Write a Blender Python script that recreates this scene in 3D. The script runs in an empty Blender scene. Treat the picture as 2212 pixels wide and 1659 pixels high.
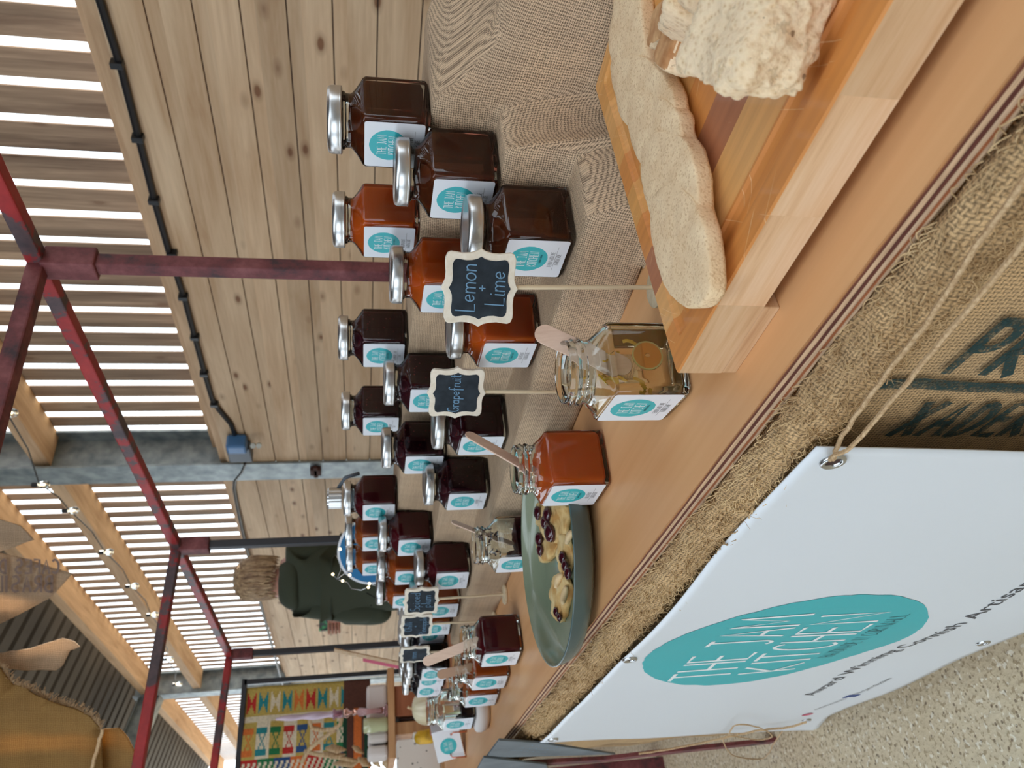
import bpy, bmesh, math, random
import numpy as np
from mathutils import Vector, Matrix, noise as mnoise

SC = bpy.context.scene
COL = SC.collection
PI = math.pi
random.seed(7)

# ------------------------------------------------------------------ camera (phone held sideways), world, sun
CZ = 0.95                       # lens height above the barn floor
FPX = 1650.0
_k = 326.0
_p = math.atan(_k / FPX)
_a = math.atan(1170.5 / math.hypot(FPX, _k))
FW = np.array([math.sin(_a) * math.cos(_p), math.cos(_a) * math.cos(_p), -math.sin(_p)])
RT = np.array([math.cos(_a), -math.sin(_a), 0.0])
UP = np.cross(RT, FW)
cam_d = bpy.data.cameras.new('camera'); cam = bpy.data.objects.new('camera', cam_d); COL.objects.link(cam)
_m = Matrix.Identity(4)
for i in range(3):
    _m[i][0] = -UP[i]; _m[i][1] = RT[i]; _m[i][2] = -FW[i]
_m[2][3] = CZ
cam.matrix_world = _m
cam_d.sensor_width = 36; cam_d.lens = 36 * FPX / 2212; cam_d.clip_start = 0.02; cam_d.clip_end = 200
cam_d.dof.use_dof = True; cam_d.dof.focus_distance = 0.66; cam_d.dof.aperture_fstop = 13.0
SC.camera = cam

world = bpy.data.worlds.new('sky'); SC.world = world; world.use_nodes = True
_bg = world.node_tree.nodes['Background']
_bg.inputs[0].default_value = (0.82, 0.92, 1.0, 1); _bg.inputs[1].default_value = 3.4
sun_d = bpy.data.lights.new('sun', 'SUN'); sun_d.energy = 16.0; sun_d.angle = 0.009; sun_d.color = (1.0, 0.93, 0.82)
sun = bpy.data.objects.new('sun', sun_d); COL.objects.link(sun)
sun.rotation_euler = Vector((-1.0, -0.42, -0.27)).to_track_quat('-Z', 'Y').to_euler()
SC.view_settings.view_transform = 'Standard'; SC.view_settings.look = 'None'
SC.view_settings.gamma = 1.0; SC.view_settings.exposure = 0.13; SC.view_settings.use_curve_mapping = False
cy = SC.cycles
cy.max_bounces = 10; cy.diffuse_bounces = 3; cy.glossy_bounces = 4; cy.transmission_bounces = 8
cy.transparent_max_bounces = 12; cy.caustics_reflective = False; cy.caustics_refractive = True
cy.sample_clamp_indirect = 6.0; cy.use_denoising = True; cy.use_adaptive_sampling = True; cy.adaptive_threshold = 0.02
cy.blur_glossy = 0.5

# ------------------------------------------------------------------ measuring helpers: a direction seen from the lens, met with a real plane
def ray(x, y): return FW + RT * ((1659 - y) - 829.5) / FPX - UP * (x - 1106) / FPX
def pz(x, y, z): d = ray(x, y); return Vector(d * z / d[2])
def pxx(x, y, X): d = ray(x, y); return Vector(d * X / d[0])
def py_(x, y, Y): d = ray(x, y); return Vector(d * Y / d[1])
def pd(x, y, D): return Vector(ray(x, y) * D)
def W(v): return Vector((v[0], v[1], v[2] + CZ))
TZ = -0.263                      # table top below the lens

# ------------------------------------------------------------------ node maths
class S:
    def __init__(s, nt, k): s.nt = nt; s.k = k
    def _op(s, op, *a, clamp=False):
        n = s.nt.nodes.new('ShaderNodeMath'); n.operation = op; n.use_clamp = clamp
        for i, v in enumerate((s,) + a):
            if isinstance(v, S): s.nt.links.new(v.k, n.inputs[i])
            else: n.inputs[i].default_value = v
        return S(s.nt, n.outputs[0])
    def __add__(s, o): return s._op('ADD', o)
    def __sub__(s, o): return s._op('SUBTRACT', o)
    def __mul__(s, o): return s._op('MULTIPLY', o)
    def __truediv__(s, o): return s._op('DIVIDE', o)
    __radd__ = __add__; __rmul__ = __mul__
    def sin(s): return s._op('SINE')
    def abs(s): return s._op('ABSOLUTE')
    def floor(s): return s._op('FLOOR')
    def frac(s): return s._op('FRACT')
    def max(s, o): return s._op('MAXIMUM', o)
    def min(s, o): return s._op('MINIMUM', o)
    def pow(s, o): return s._op('POWER', o)
    def gt(s, o): return s._op('GREATER_THAN', o)
    def lt(s, o): return s._op('LESS_THAN', o)
    def mod(s, o): return s._op('PINGPONG', o)
    def clamp(s): return s._op('ADD', 0.0, clamp=True)

class M:
    """small material builder"""
    def __init__(s, name, **kw):
        s.m = bpy.data.materials.new(name); s.m.use_nodes = True; s.nt = s.m.node_tree
        s.b = s.nt.nodes['Principled BSDF']; s.out = s.nt.nodes['Material Output']
        for k, v in kw.items(): s.set(k, v)
    KEY = dict(col='Base Color', rough='Roughness', metal='Metallic', trans='Transmission Weight', ior='IOR', alpha='Alpha',
               sss='Subsurface Weight', coat='Coat Weight', sheen='Sheen Weight', spec='Specular IOR Level', nrm='Normal',
               ecol='Emission Color', emit='Emission Strength', sssr='Subsurface Radius', ssss='Subsurface Scale')
    def set(s, k, v):
        i = s.b.inputs[s.KEY[k]]
        if isinstance(v, S): s.nt.links.new(v.k, i)
        elif isinstance(v, (tuple, list)) and i.type == 'RGBA': i.default_value = (*v[:3], 1)
        else: i.default_value = v
    def new(s, t): return s.nt.nodes.new(t)
    def coord(s, kind='Object', scale=(1, 1, 1), rot=(0, 0, 0), loc=(0, 0, 0)):
        t = s.new('ShaderNodeTexCoord'); mp = s.new('ShaderNodeMapping')
        mp.inputs['Scale'].default_value = scale; mp.inputs['Rotation'].default_value = rot; mp.inputs['Location'].default_value = loc
        s.nt.links.new(t.outputs[kind], mp.inputs[0]); return S(s.nt, mp.outputs[0])
    def xyz(s, v):
        n = s.new('ShaderNodeSeparateXYZ'); s.nt.links.new(v.k, n.inputs[0]); return [S(s.nt, o) for o in n.outputs]
    def vec(s, a, b, c):
        n = s.new('ShaderNodeCombineXYZ')
        for i, v in enumerate((a, b, c)):
            if isinstance(v, S): s.nt.links.new(v.k, n.inputs[i])
            else: n.inputs[i].default_value = v
        return S(s.nt, n.outputs[0])
    def noise(s, v, scale=5, detail=3, rough=.5, dist=0):
        n = s.new('ShaderNodeTexNoise'); s.nt.links.new(v.k, n.inputs['Vector'])
        n.inputs['Scale'].default_value = scale; n.inputs['Detail'].default_value = detail
        n.inputs['Roughness'].default_value = rough; n.inputs['Distortion'].default_value = dist
        return S(s.nt, n.outputs['Fac'])
    def voro(s, v, scale=5, out='Distance', feature='F1', rnd=1.0):
        n = s.new('ShaderNodeTexVoronoi'); n.feature = feature; s.nt.links.new(v.k, n.inputs['Vector']); n.inputs['Scale'].default_value = scale
        n.inputs['Randomness'].default_value = rnd
        return S(s.nt, n.outputs[out])
    def white(s, v):
        n = s.new('ShaderNodeTexWhiteNoise'); n.noise_dimensions = '1D'; s.nt.links.new(v.k, n.inputs['W']); return S(s.nt, n.outputs['Value'])
    def ramp(s, f, stops, interp='LINEAR'):
        n = s.new('ShaderNodeValToRGB'); s.nt.links.new(f.k, n.inputs[0]); r = n.color_ramp; r.interpolation = interp
        while len(r.elements) > 1: r.elements.remove(r.elements[-1])
        r.elements[0].position = stops[0][0]; r.elements[0].color = (*stops[0][1], 1)
        for p, c in stops[1:]:
            e = r.elements.new(p); e.color = (*c, 1)
        return S(s.nt, n.outputs[0])
    def mix(s, f, a, b, mode='MIX'):
        n = s.new('ShaderNodeMix'); n.data_type = 'RGBA'; n.blend_type = mode
        for sock, v in ((n.inputs[0], f), (n.inputs[6], a), (n.inputs[7], b)):
            if isinstance(v, S): s.nt.links.new(v.k, sock)
            elif isinstance(v, (tuple, list)): sock.default_value = (*v[:3], 1)
            else: sock.default_value = v
        return S(s.nt, n.outputs[2])
    def bump(s, h, strength=.3, dist=.001):
        n = s.new('ShaderNodeBump'); s.nt.links.new(h.k, n.inputs['Height']); n.inputs['Strength'].default_value = strength
        n.inputs['Distance'].default_value = dist; s.set('nrm', S(s.nt, n.outputs[0]))

def lin(r, g, b): return tuple(((c / 255) ** 2.2) for c in (r, g, b))
MT = {}
def simple(key, rgb, rough=.5, **kw):
    MT[key] = M(key, col=rgb, rough=rough, **kw).m; return MT[key]

simple('white_paper', lin(232, 236, 244), .45)
simple('teal', lin(60, 180, 188), .45)
simple('label_teal_dark', lin(30, 95, 105), .5)
simple('ink_grey', lin(78, 78, 84), .6)
simple('ink_white', lin(244, 246, 248), .5)
simple('ink_navy', lin(24, 42, 62), .6)
simple('ink_blue', lin(40, 72, 140), .5)
simple('ink_pink', lin(205, 90, 120), .5)
simple('black_cable', (.012, .013, .016), .4)
simple('black_steel', (.02, .022, .03), .45)
simple('chalk', lin(112, 150, 182), .9)
simple('staple', (.08, .09, .1), .35, metal=.7)
simple('rose_gold', lin(214, 140, 120), .25, metal=1.0)
simple('blue_paint', lin(16, 112, 168), .5)
simple('lid_chrome', (.62, .63, .64), .3, metal=1.0)
simple('eyelet_metal', (.55, .56, .57), .25, metal=1.0)
simple('jam_dollop', (.05, .004, .012), .12, coat=.6, sss=.2, sssr=(.02, .003, .003))
simple('cashew', lin(226, 196, 150), .45, sss=.2, sssr=(.01, .006, .003))
simple('stick_wood_dark', lin(176, 138, 112), .6)
simple('candle_lilac', lin(206, 188, 208), .4, sss=.3, sssr=(.02, .015, .015))
simple('skin', lin(216, 160, 140), .5, sss=.1, sssr=(.02, .008, .004))
simple('trousers', (.015, .016, .022), .8)
simple('shoe', (.02, .018, .016), .6)
simple('gold_bulb', (1, .8, .5), .3, ecol=(1, .78, .45), emit=4.0)
simple('cotton_white', lin(222, 214, 210), .9)
simple('cork_dark', (.05, .02, .015), .7)
simple('grey_plastic', lin(84, 92, 102), .5)
simple('blue_plug', lin(70, 118, 170), .4)
simple('pale_plug', lin(200, 205, 200), .4)
simple('rust', lin(70, 42, 34), .8)

def fabric(key, thread, hole, pitch=.0026, fuzz=.25, stain=None, hole_w=.5, sc=1.0, back=0.0):
    """plain weave of thick threads with dark holes between, on metre UVs"""
    o = M(key, rough=.95, sheen=.0)
    uv = o.coord('UV'); u, v, _ = o.xyz(uv)
    wob = o.noise(o.vec(u, v, 0.0), 60 * sc, 2)
    u = (u + (wob - .5) * pitch * 1.1) / pitch; v = (v + (wob - .5) * pitch * .9) / pitch
    a = (u.frac() - .5).abs() * -2 + 1.0; b = (v.frac() - .5).abs() * -2 + 1.0        # 1 at thread centre
    chk = ((u.floor() + v.floor()) * .5).frac().gt(.25)                                  # over / under
    ja = o.white(u.floor()); jb = o.white(v.floor() + 71.3)
    wa = ((a + ja * .25) * 1.7 - .35).clamp(); wb = ((b + jb * .25) * 1.7 - .35).clamp()
    h = (wa * (chk * .45 + .55)).max(wb * (chk * -.45 + 1.0))
    big = o.noise(o.vec(u, v, 0.0), .05, 3)
    fib = o.noise(o.vec(u * 3, v * 3, 0.0), 1.0, 3)
    col = o.ramp(h, [(0.0, hole), (hole_w * .5, hole), (hole_w + .15, tuple(c * .6 for c in thread)), (1.0, thread)])
    col = o.mix(.5, col, o.ramp(big, [(.3, (.62, .6, .6)), (.7, (1.15, 1.1, 1.0))]), 'MULTIPLY')
    col = o.mix(fuzz, col, o.ramp(fib, [(.35, tuple(c * .55 for c in thread)), (.65, tuple(min(1, c * 1.25) for c in thread))]))
    if stain: col = o.mix(o.noise(uv, 7, 4).gt(.62) * .35, col, stain)
    o.set('col', col); o.bump(h, .8, .0008)
    if back:                                                                             # lets light through from behind
        tr = o.new('ShaderNodeBsdfTranslucent'); mx = o.new('ShaderNodeMixShader'); mx.inputs[0].default_value = back
        o.nt.links.new(col.k, tr.inputs[0]); o.nt.links.new(o.b.outputs[0], mx.inputs[1]); o.nt.links.new(tr.outputs[0], mx.inputs[2])
        o.nt.links.new(mx.outputs[0], o.out.inputs[0])
    MT[key] = o.m
fabric('burlap', lin(222, 192, 160), lin(84, 62, 50))
fabric('sack', lin(216, 180, 134), lin(74, 54, 36), pitch=.0034, fuzz=.35)
fabric('sack_hanging', lin(226, 200, 170), lin(150, 120, 96), pitch=.004, back=.45)
fabric('sack_gold', lin(186, 146, 88), lin(112, 78, 40), pitch=.004, back=.4)
fabric('hoodie', lin(86, 94, 78), lin(66, 72, 60), pitch=.004, fuzz=.3)

def wood(key, base, dark, axis=0, scale=1.0, rough=.5, plank=None, plank_ax=2, knots=0.0, var=.25, off=0.0, coat=0.0, bmp=.15, ring=18):
    """grain along one axis, optional planks with their own tone, optional knots"""
    o = M(key, rough=rough, coat=coat)
    c = o.coord('Object'); x, y, z = o.xyz(c); p = [x, y, z]
    idv = None
    if plank:
        idv = o.white(((p[plank_ax] + off) / plank).floor() + 3.7)
        p[axis] = p[axis] + idv * 5.0
        p[(plank_ax)] = p[plank_ax] + idv * .7
    q = [k * (scale * ring) for k in p]; q[axis] = p[axis] * (scale * 1.3)
    g = o.noise(o.vec(*q), 1.0, 5, .6, .6)
    fine = [k * (scale * 90) for k in p]; fine[axis] = p[axis] * (scale * 4)
    f = o.noise(o.vec(*fine), 1.0, 2)
    fac = (g * .75 + f * .25)
    col = o.ramp(fac, [(.3, dark), (.46, tuple((a + b) / 2 for a, b in zip(base, dark))), (.62, base), (.8, tuple(min(1, k * 1.1) for k in base))])
    if knots:
        kq = [k * 10.0 for k in p]; kq[axis] = p[axis] * 4.5
        kd = o.voro(o.vec(*kq), 1.0)
        kk = o.ramp(kd, [(0.0, (1, 1, 1)), (.075, (1, 1, 1)), (.12, (.4, .4, .4)), (.22, (0, 0, 0))])
        kw = o.new('ShaderNodeRGBToBW'); o.nt.links.new(kk.k, kw.inputs[0])
        col = o.mix(S(o.nt, kw.outputs[0]) * knots, col, (base[0] * .28, base[1] * .16, base[2] * .1))
    if idv is not None:
        col = o.mix(1.0, col, o.ramp(idv, [(0, (1 - var,) * 3), (1, (1 + var * .4,) * 3)]), 'MULTIPLY')
    o.set('col', col); o.bump(fac, bmp, .001); MT[key] = o.m
wood('cladding', lin(226, 196, 160), lin(190, 152, 114), axis=1, plank=.13, plank_ax=2, off=.05, knots=.95, rough=.7, var=.2, ring=10)
wood('slat_wood', lin(186, 158, 132), lin(112, 88, 72), axis=2, plank=.149, plank_ax=1, rough=.8, knots=.5, var=.3, ring=16)
wood('girt_wood', lin(214, 180, 144), lin(172, 136, 102), axis=1, rough=.75, ring=14)
wood('table_ply', lin(240, 186, 134), lin(212, 150, 98), axis=1, scale=.5, rough=.42, bmp=.04, ring=22)
wood('bead_wood', lin(214, 190, 160), lin(196, 160, 120), axis=0, scale=3, rough=.55)
wood('stake_wood', lin(232, 214, 184), lin(206, 180, 140), axis=2, scale=6, rough=.6)
wood('plaque_wood', lin(238, 230, 216), lin(222, 210, 190), axis=0, scale=4, rough=.6)
wood('stick_wood', lin(226, 196, 176), lin(206, 170, 148), axis=2, scale=5, rough=.6)
wood('crate_wood', lin(178, 112, 78), lin(140, 80, 52), axis=0, scale=2, rough=.6)
wood('shelf_wood', lin(206, 158, 112), lin(168, 118, 76), axis=0, scale=2, rough=.6)
def ply_edge():
    o = M('ply_edge', rough=.8); c = o.coord('Object'); x, y, z = o.xyz(c)
    n = o.noise(o.vec(x * 10, y * 6, z * 60), 1, 4, .6); n2 = o.noise(o.vec(x, y * 45, z * 500), 1, 3)
    t = (z * -1 / .017) + (n - .5) * .16
    col = o.ramp(t.clamp(), [(0, lin(196, 140, 92)), (.1, lin(110, 60, 44)), (.18, lin(104, 58, 44)), (.2, lin(214, 180, 146)), (.36, lin(206, 170, 136)), (.4, lin(92, 48, 38)),
                     (.54, lin(100, 54, 42)), (.57, lin(208, 178, 148)), (.72, lin(200, 168, 138)), (.76, lin(150, 86, 52)), (.86, lin(160, 96, 60)), (.9, lin(200, 170, 140))])
    col = o.mix(.5, col, o.ramp(n2, [(.3, (.5, .45, .42)), (.6, (1.1, 1.1, 1.1))]), 'MULTIPLY'); o.set('col', col); o.bump(n2, .5, .001); MT['ply_edge'] = o.m
ply_edge()
def board_mats():
    for key, strip_ax, edge in (('board_top', 0, 0), ('board_side', 1, 1)):
        o = M(key, rough=.5, coat=.05 if not edge else 0); c = o.coord('Object'); x, y, z = o.xyz(c)
        if not edge:
            s_ = (x + o.noise(c, 2, 1) * .0) / .036; idv = o.white(s_.floor() + 11.0)
            g = o.noise(o.vec(x * 160, y * 7 + idv * 9, z * 20), 1, 4, .55)
            col = o.ramp(idv, [(0, lin(226, 168, 104)), (.3, lin(214, 140, 74)), (.55, lin(232, 180, 120)), (.74, lin(176, 112, 78)), (.8, lin(222, 160, 92)), (1, lin(236, 188, 132))], 'CONSTANT')
            col = o.mix(.45, col, o.ramp(g, [(.3, (.72, .64, .58)), (.65, (1.12, 1.1, 1.06))]), 'MULTIPLY')
            # knife scratches
            wv = o.coord('Object', rot=(0, 0, .9)); sx, sy, _ = o.xyz(wv)
            sc = o.noise(o.vec(sx * 900, sy * 14, 0.0), 1, 1).gt(.735)
            wv2 = o.coord('Object', rot=(0, 0, -.5)); tx, ty, _ = o.xyz(wv2)
            sc2 = o.noise(o.vec(tx * 800, ty * 12, 3.0), 1, 1).gt(.745)
            area = o.noise(c, 9, 1).gt(.47)
            col = o.mix((sc.max(sc2) * area) * .55, col, lin(246, 214, 168))
            h = g
        else:
            s_ = y / .075; idv = o.white(s_.floor() + 5.0)
            g = o.noise(o.vec(x * 8, y * 9 + idv * 7, z * 170), 1, 5, .6)
            col = o.ramp(g, [(.3, lin(204, 158, 118)), (.5, lin(224, 184, 144)), (.7, lin(234, 200, 166))])
            col = o.mix(1.0, col, o.ramp(idv, [(0, (.86, .84, .8)), (1, (1.04, 1.03, 1.02))]), 'MULTIPLY'); h = g
        o.set('col', col); o.bump(h, .1, .0006); MT[key] = o.m
board_mats()
def metals():
    o = M('galvanised', metal=.35, rough=.5); c = o.coord('Object'); n = o.noise(c, 14, 4); v = o.voro(c, 40, 'Color')
    o.set('col', o.ramp(n, [(.3, lin(112, 122, 126)), (.7, lin(160, 168, 168))])); MT['galvanised'] = o.m
    o = M('red_paint', rough=.5); c = o.coord('Object'); n = o.noise(c, 9, 5, .7)
    o.set('col', o.ramp(n, [(.35, lin(70, 60, 66)), (.46, lin(92, 74, 78)), (.5, lin(150, 46, 50)), (.75, lin(186, 58, 58))])); o.bump(n, .3, .001); MT['red_paint'] = o.m
    o = M('rusty_red', rough=.6); c = o.coord('Object'); n = o.noise(c, 16, 5, .7)
    o.set('col', o.ramp(n, [(.35, lin(62, 44, 50)), (.5, lin(110, 56, 60)), (.7, lin(140, 84, 86))])); MT['rusty_red'] = o.m
    o = M('roof_sheet', rough=.7); c = o.coord('Object'); n = o.noise(c, 2, 3)
    o.set('col', o.ramp(n, [(.3, lin(58, 56, 54)), (.7, lin(80, 76, 72))])); MT['roof_sheet'] = o.m
metals()
def concrete():
    o = M('concrete', rough=.9); c = o.coord('Object'); n = o.noise(c, 3, 4); a = o.voro(c, 70, 'Distance'); f = o.noise(c, 120, 3); s = o.voro(c, 160, 'Color')
    col = o.ramp(n, [(.3, lin(196, 176, 144)), (.7, lin(218, 204, 176))])
    col = o.mix(f.gt(.58) * .7, col, lin(150, 128, 98)); col = o.mix(a.lt(.18) * .8, col, lin(116, 96, 78)); col = o.mix(o.noise(c, 90, 2).gt(.62) * .7, col, lin(236, 228, 210))
    o.set('col', col); o.bump(f + a, .6, .003); MT['concrete'] = o.m
concrete()
def banner_mat():
    o = M('banner_vinyl', rough=.38, col=lin(226, 232, 240)); c = o.coord('Object'); n = o.noise(c, 6, 3); o.bump(n, .12, .004); MT['banner_vinyl'] = o.m
    o = M('chalkboard', rough=.85); c = o.coord('Object'); n = o.noise(c, 60, 4)
    o.set('col', o.ramp(n, [(.35, lin(28, 36, 44)), (.7, lin(48, 58, 68))])); MT['chalkboard'] = o.m
    o = M('slate_sign', rough=.6); c = o.coord('Object'); n = o.noise(c, 12, 4)
    o.set('col', o.ramp(n, [(.35, lin(88, 96, 104)), (.7, lin(112, 122, 130))])); MT['slate_sign'] = o.m
    o = M('stoneware', rough=.22, coat=.4); c = o.coord('Object'); n = o.noise(c, 9, 4); v = o.voro(c, 260).lt(.07)
    x, y, z = o.xyz(c)
    col = o.ramp(n, [(.3, lin(112, 124, 104)), (.7, lin(138, 148, 126))]); col = o.mix(v * .7, col, lin(50, 50, 40))
    o.set('col', col); MT['stoneware'] = o.m
    o = M('stoneware_blue', rough=.25, coat=.4); c = o.coord('Object'); n = o.noise(c, 9, 4)
    o.set('col', o.ramp(n, [(.3, lin(64, 84, 88)), (.7, lin(88, 104, 100))])); MT['stoneware_blue'] = o.m
banner_mat()
def breads():
    o = M('oat_bread', rough=.95); c = o.coord('Object'); n = o.noise(c, 55, 4, .6); s = o.voro(c, 800, 'Color'); r, g, b = o.xyz(s)
    d = o.noise(o.coord('Object', scale=(900, 260, 500)), 1, 2)
    col = o.ramp(n, [(.3, lin(232, 198, 156)), (.7, lin(248, 220, 180))]); col = o.mix(r.gt(.86) * .45, col, lin(196, 150, 106)); col = o.mix(d.gt(.66) * .5, col, lin(206, 170, 130))
    o.set('col', col); o.bump(o.noise(c, 520, 3), .7, .0009); MT['oat_bread'] = o.m
    o = M('crumb', rough=.95, sss=.15, sssr=(.006, .004, .003)); c = o.coord('Object'); n = o.noise(c, 90, 4, .65); v = o.voro(o.coord('Object', scale=(1, 1, .7)), 330)
    w = o.voro(c, 800); seeds = o.voro(c, 60).lt(.09)
    h = v * .8 + w * .3 + n * .5
    col = o.ramp(v, [(.04, lin(214, 178, 136)), (.22, lin(232, 202, 162)), (.5, lin(244, 218, 182))]); col = o.mix(seeds * .7, col, lin(110, 74, 50)); col = o.mix((n.gt(.62)) * .4, col, lin(176, 150, 114))
    o.set('col', col); o.bump(h, .5, .0011); MT['crumb'] = o.m
    o = M('crust', rough=.8); c = o.coord('Object'); n = o.noise(c, 70, 4)
    o.set('col', o.ramp(n, [(.3, lin(172, 112, 66)), (.7, lin(226, 180, 130))])); o.bump(n, .6, .002); MT['crust'] = o.m
    o = M('cracker', rough=.7); c = o.coord('Object'); n = o.noise(c, 45, 4)
    o.set('col', o.ramp(n, [(.35, lin(196, 146, 84)), (.5, lin(226, 190, 128)), (.7, lin(238, 216, 164))])); o.bump(n, .5, .003); MT['cracker'] = o.m
    o = M('pumpkin_skin', rough=.45); c = o.coord('Object'); n = o.noise(c, 25, 3)
    o.set('col', o.ramp(n, [(.3, lin(220, 208, 168)), (.7, lin(240, 232, 204))])); MT['pumpkin_skin'] = o.m
    o = M('gourd_skin', rough=.45); c = o.coord('Object'); n = o.noise(c, 40, 4)
    o.set('col', o.ramp(n, [(.35, lin(170, 130, 20)), (.6, lin(226, 178, 40))])); MT['gourd_skin'] = o.m
    o = M('husk', rough=.85); c = o.coord('Object', scale=(1, 1, 8)); n = o.noise(c, 30, 3)
    o.set('col', o.ramp(n, [(.3, lin(176, 142, 104)), (.7, lin(224, 200, 162))])); MT['husk'] = o.m
    o = M('hair', rough=.45); c = o.coord('Object', scale=(90, 90, 6)); n = o.noise(c, 1, 4, .6, 1.0)
    o.set('col', o.ramp(n, [(.3, lin(110, 84, 66)), (.48, lin(176, 144, 112)), (.66, lin(232, 202, 160))])); o.bump(n, .8, .01); MT['hair'] = o.m
    o = M('twine', rough=.95); c = o.coord('Object'); n = o.noise(c, 500, 2)
    o.set('col', o.ramp(n, [(.3, lin(170, 136, 98)), (.7, lin(214, 184, 146))])); MT['twine'] = o.m
    o = M('jute_fibre', rough=.95); c = o.coord('Object'); n = o.noise(c, 90, 3); n2 = o.noise(c, 9, 2)
    o.set('col', o.mix(.5, o.ramp(n, [(.3, lin(176, 140, 98)), (.7, lin(240, 208, 160))]), o.ramp(n2, [(.35, lin(176, 142, 100)), (.65, lin(236, 206, 158))]))); MT['jute_fibre'] = o.m
    o = M('spotted_card', rough=.7); c = o.coord('Object'); v = o.voro(c, 45).lt(.16)
    o.set('col', o.mix(v * .8, lin(226, 218, 210), lin(80, 70, 66))); MT['spotted_card'] = o.m
    o = M('green_pack', rough=.3); c = o.coord('Object'); n = o.noise(c, 30, 2)
    o.set('col', o.ramp(n, [(.4, lin(16, 40, 30)), (.48, lin(20, 130, 70)), (.56, lin(60, 180, 100)), (.62, lin(60, 46, 76))])); MT['green_pack'] = o.m
    o = M('green_glass_pot', rough=.1, trans=.0, col=lin(186, 190, 150), coat=.5); MT['green_glass_pot'] = o.m
breads()
def glassy():
    # thick clear glass (real refraction), thin glass (body wall of a full jar), and the preserves
    o = M('clear_glass', col=(.93, .98, .95), rough=.0, trans=1.0, ior=1.45); MT['clear_glass'] = o.m
    o = M('pink_glass', col=(.95, .62, .66), rough=.05, trans=1.0, ior=1.45); MT['pink_glass'] = o.m
    def thin(key, tint):
        m = bpy.data.materials.new(key); m.use_nodes = True; nt = m.node_tree; nt.nodes.remove(nt.nodes['Principled BSDF'])
        fr = nt.nodes.new('ShaderNodeFresnel'); fr.inputs[0].default_value = 1.5
        t = nt.nodes.new('ShaderNodeBsdfTransparent'); t.inputs[0].default_value = (*tint, 1)
        g = nt.nodes.new('ShaderNodeBsdfGlossy'); g.inputs['Roughness'].default_value = .02
        x = nt.nodes.new('ShaderNodeMixShader'); nt.links.new(fr.outputs[0], x.inputs[0]); nt.links.new(t.outputs[0], x.inputs[1]); nt.links.new(g.outputs[0], x.inputs[2])
        nt.links.new(x.outputs[0], nt.nodes['Material Output'].inputs[0]); MT[key] = m
    thin('thin_glass', (.93, .96, .94)); thin('bulb_glass', (.97, .97, .97))
    def jam(key, col, dens, body, mixf, rough=.05, seeds=None):
        o = M(key, col=body, rough=.4, sss=.6, sssr=(.02, .008, .004), spec=.08)
        o.b.inputs['Subsurface Scale'].default_value = 1.0
        if seeds:
            c = o.coord('Object'); v = o.voro(c, 170).lt(.13); n = o.noise(c, 35, 3)
            o.set('col', o.mix(v * .8, o.mix(n.gt(.6) * .5, body, tuple(k * .5 for k in body)), seeds))
        nt = o.nt
        g = o.new('ShaderNodeBsdfRefraction'); g.inputs['Roughness'].default_value = 0.0; g.inputs['IOR'].default_value = 1.15
        x = o.new('ShaderNodeMixShader'); x.inputs[0].default_value = mixf
        nt.links.new(g.outputs[0], x.inputs[1]); nt.links.new(o.b.outputs[0], x.inputs[2]); nt.links.new(x.outputs[0], o.out.inputs[0])
        va = o.new('ShaderNodeVolumeAbsorption'); va.inputs['Color'].default_value = (*col, 1); va.inputs['Density'].default_value = dens
        nt.links.new(va.outputs[0], o.out.inputs['Volume']); MT[key] = o.m
    jam('jam_lemon', (.80, .26, .05), 30, (.15, .03, .008), .55)
    jam('jam_lemon_sample', (1.0, .60, .13), 11, (.95, .45, .05), .09)
    jam('jam_grapefruit', (.98, .25, .02), 14, (.88, .13, .012), .7)
    jam('jam_berry', (.35, .01, .03), 90, (.045, .003, .010), .85, seeds=(.22, .012, .02))
    jam('jam_plum', (.5, .02, .03), 60, (.11, .003, .011), .8)
    jam('jam_chilli', (.9, .22, .03), 22, (.66, .13, .02), .65)
    jam('jam_black', (.2, .02, .06), 120, (.012, .007, .014), .85)
glassy()

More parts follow.
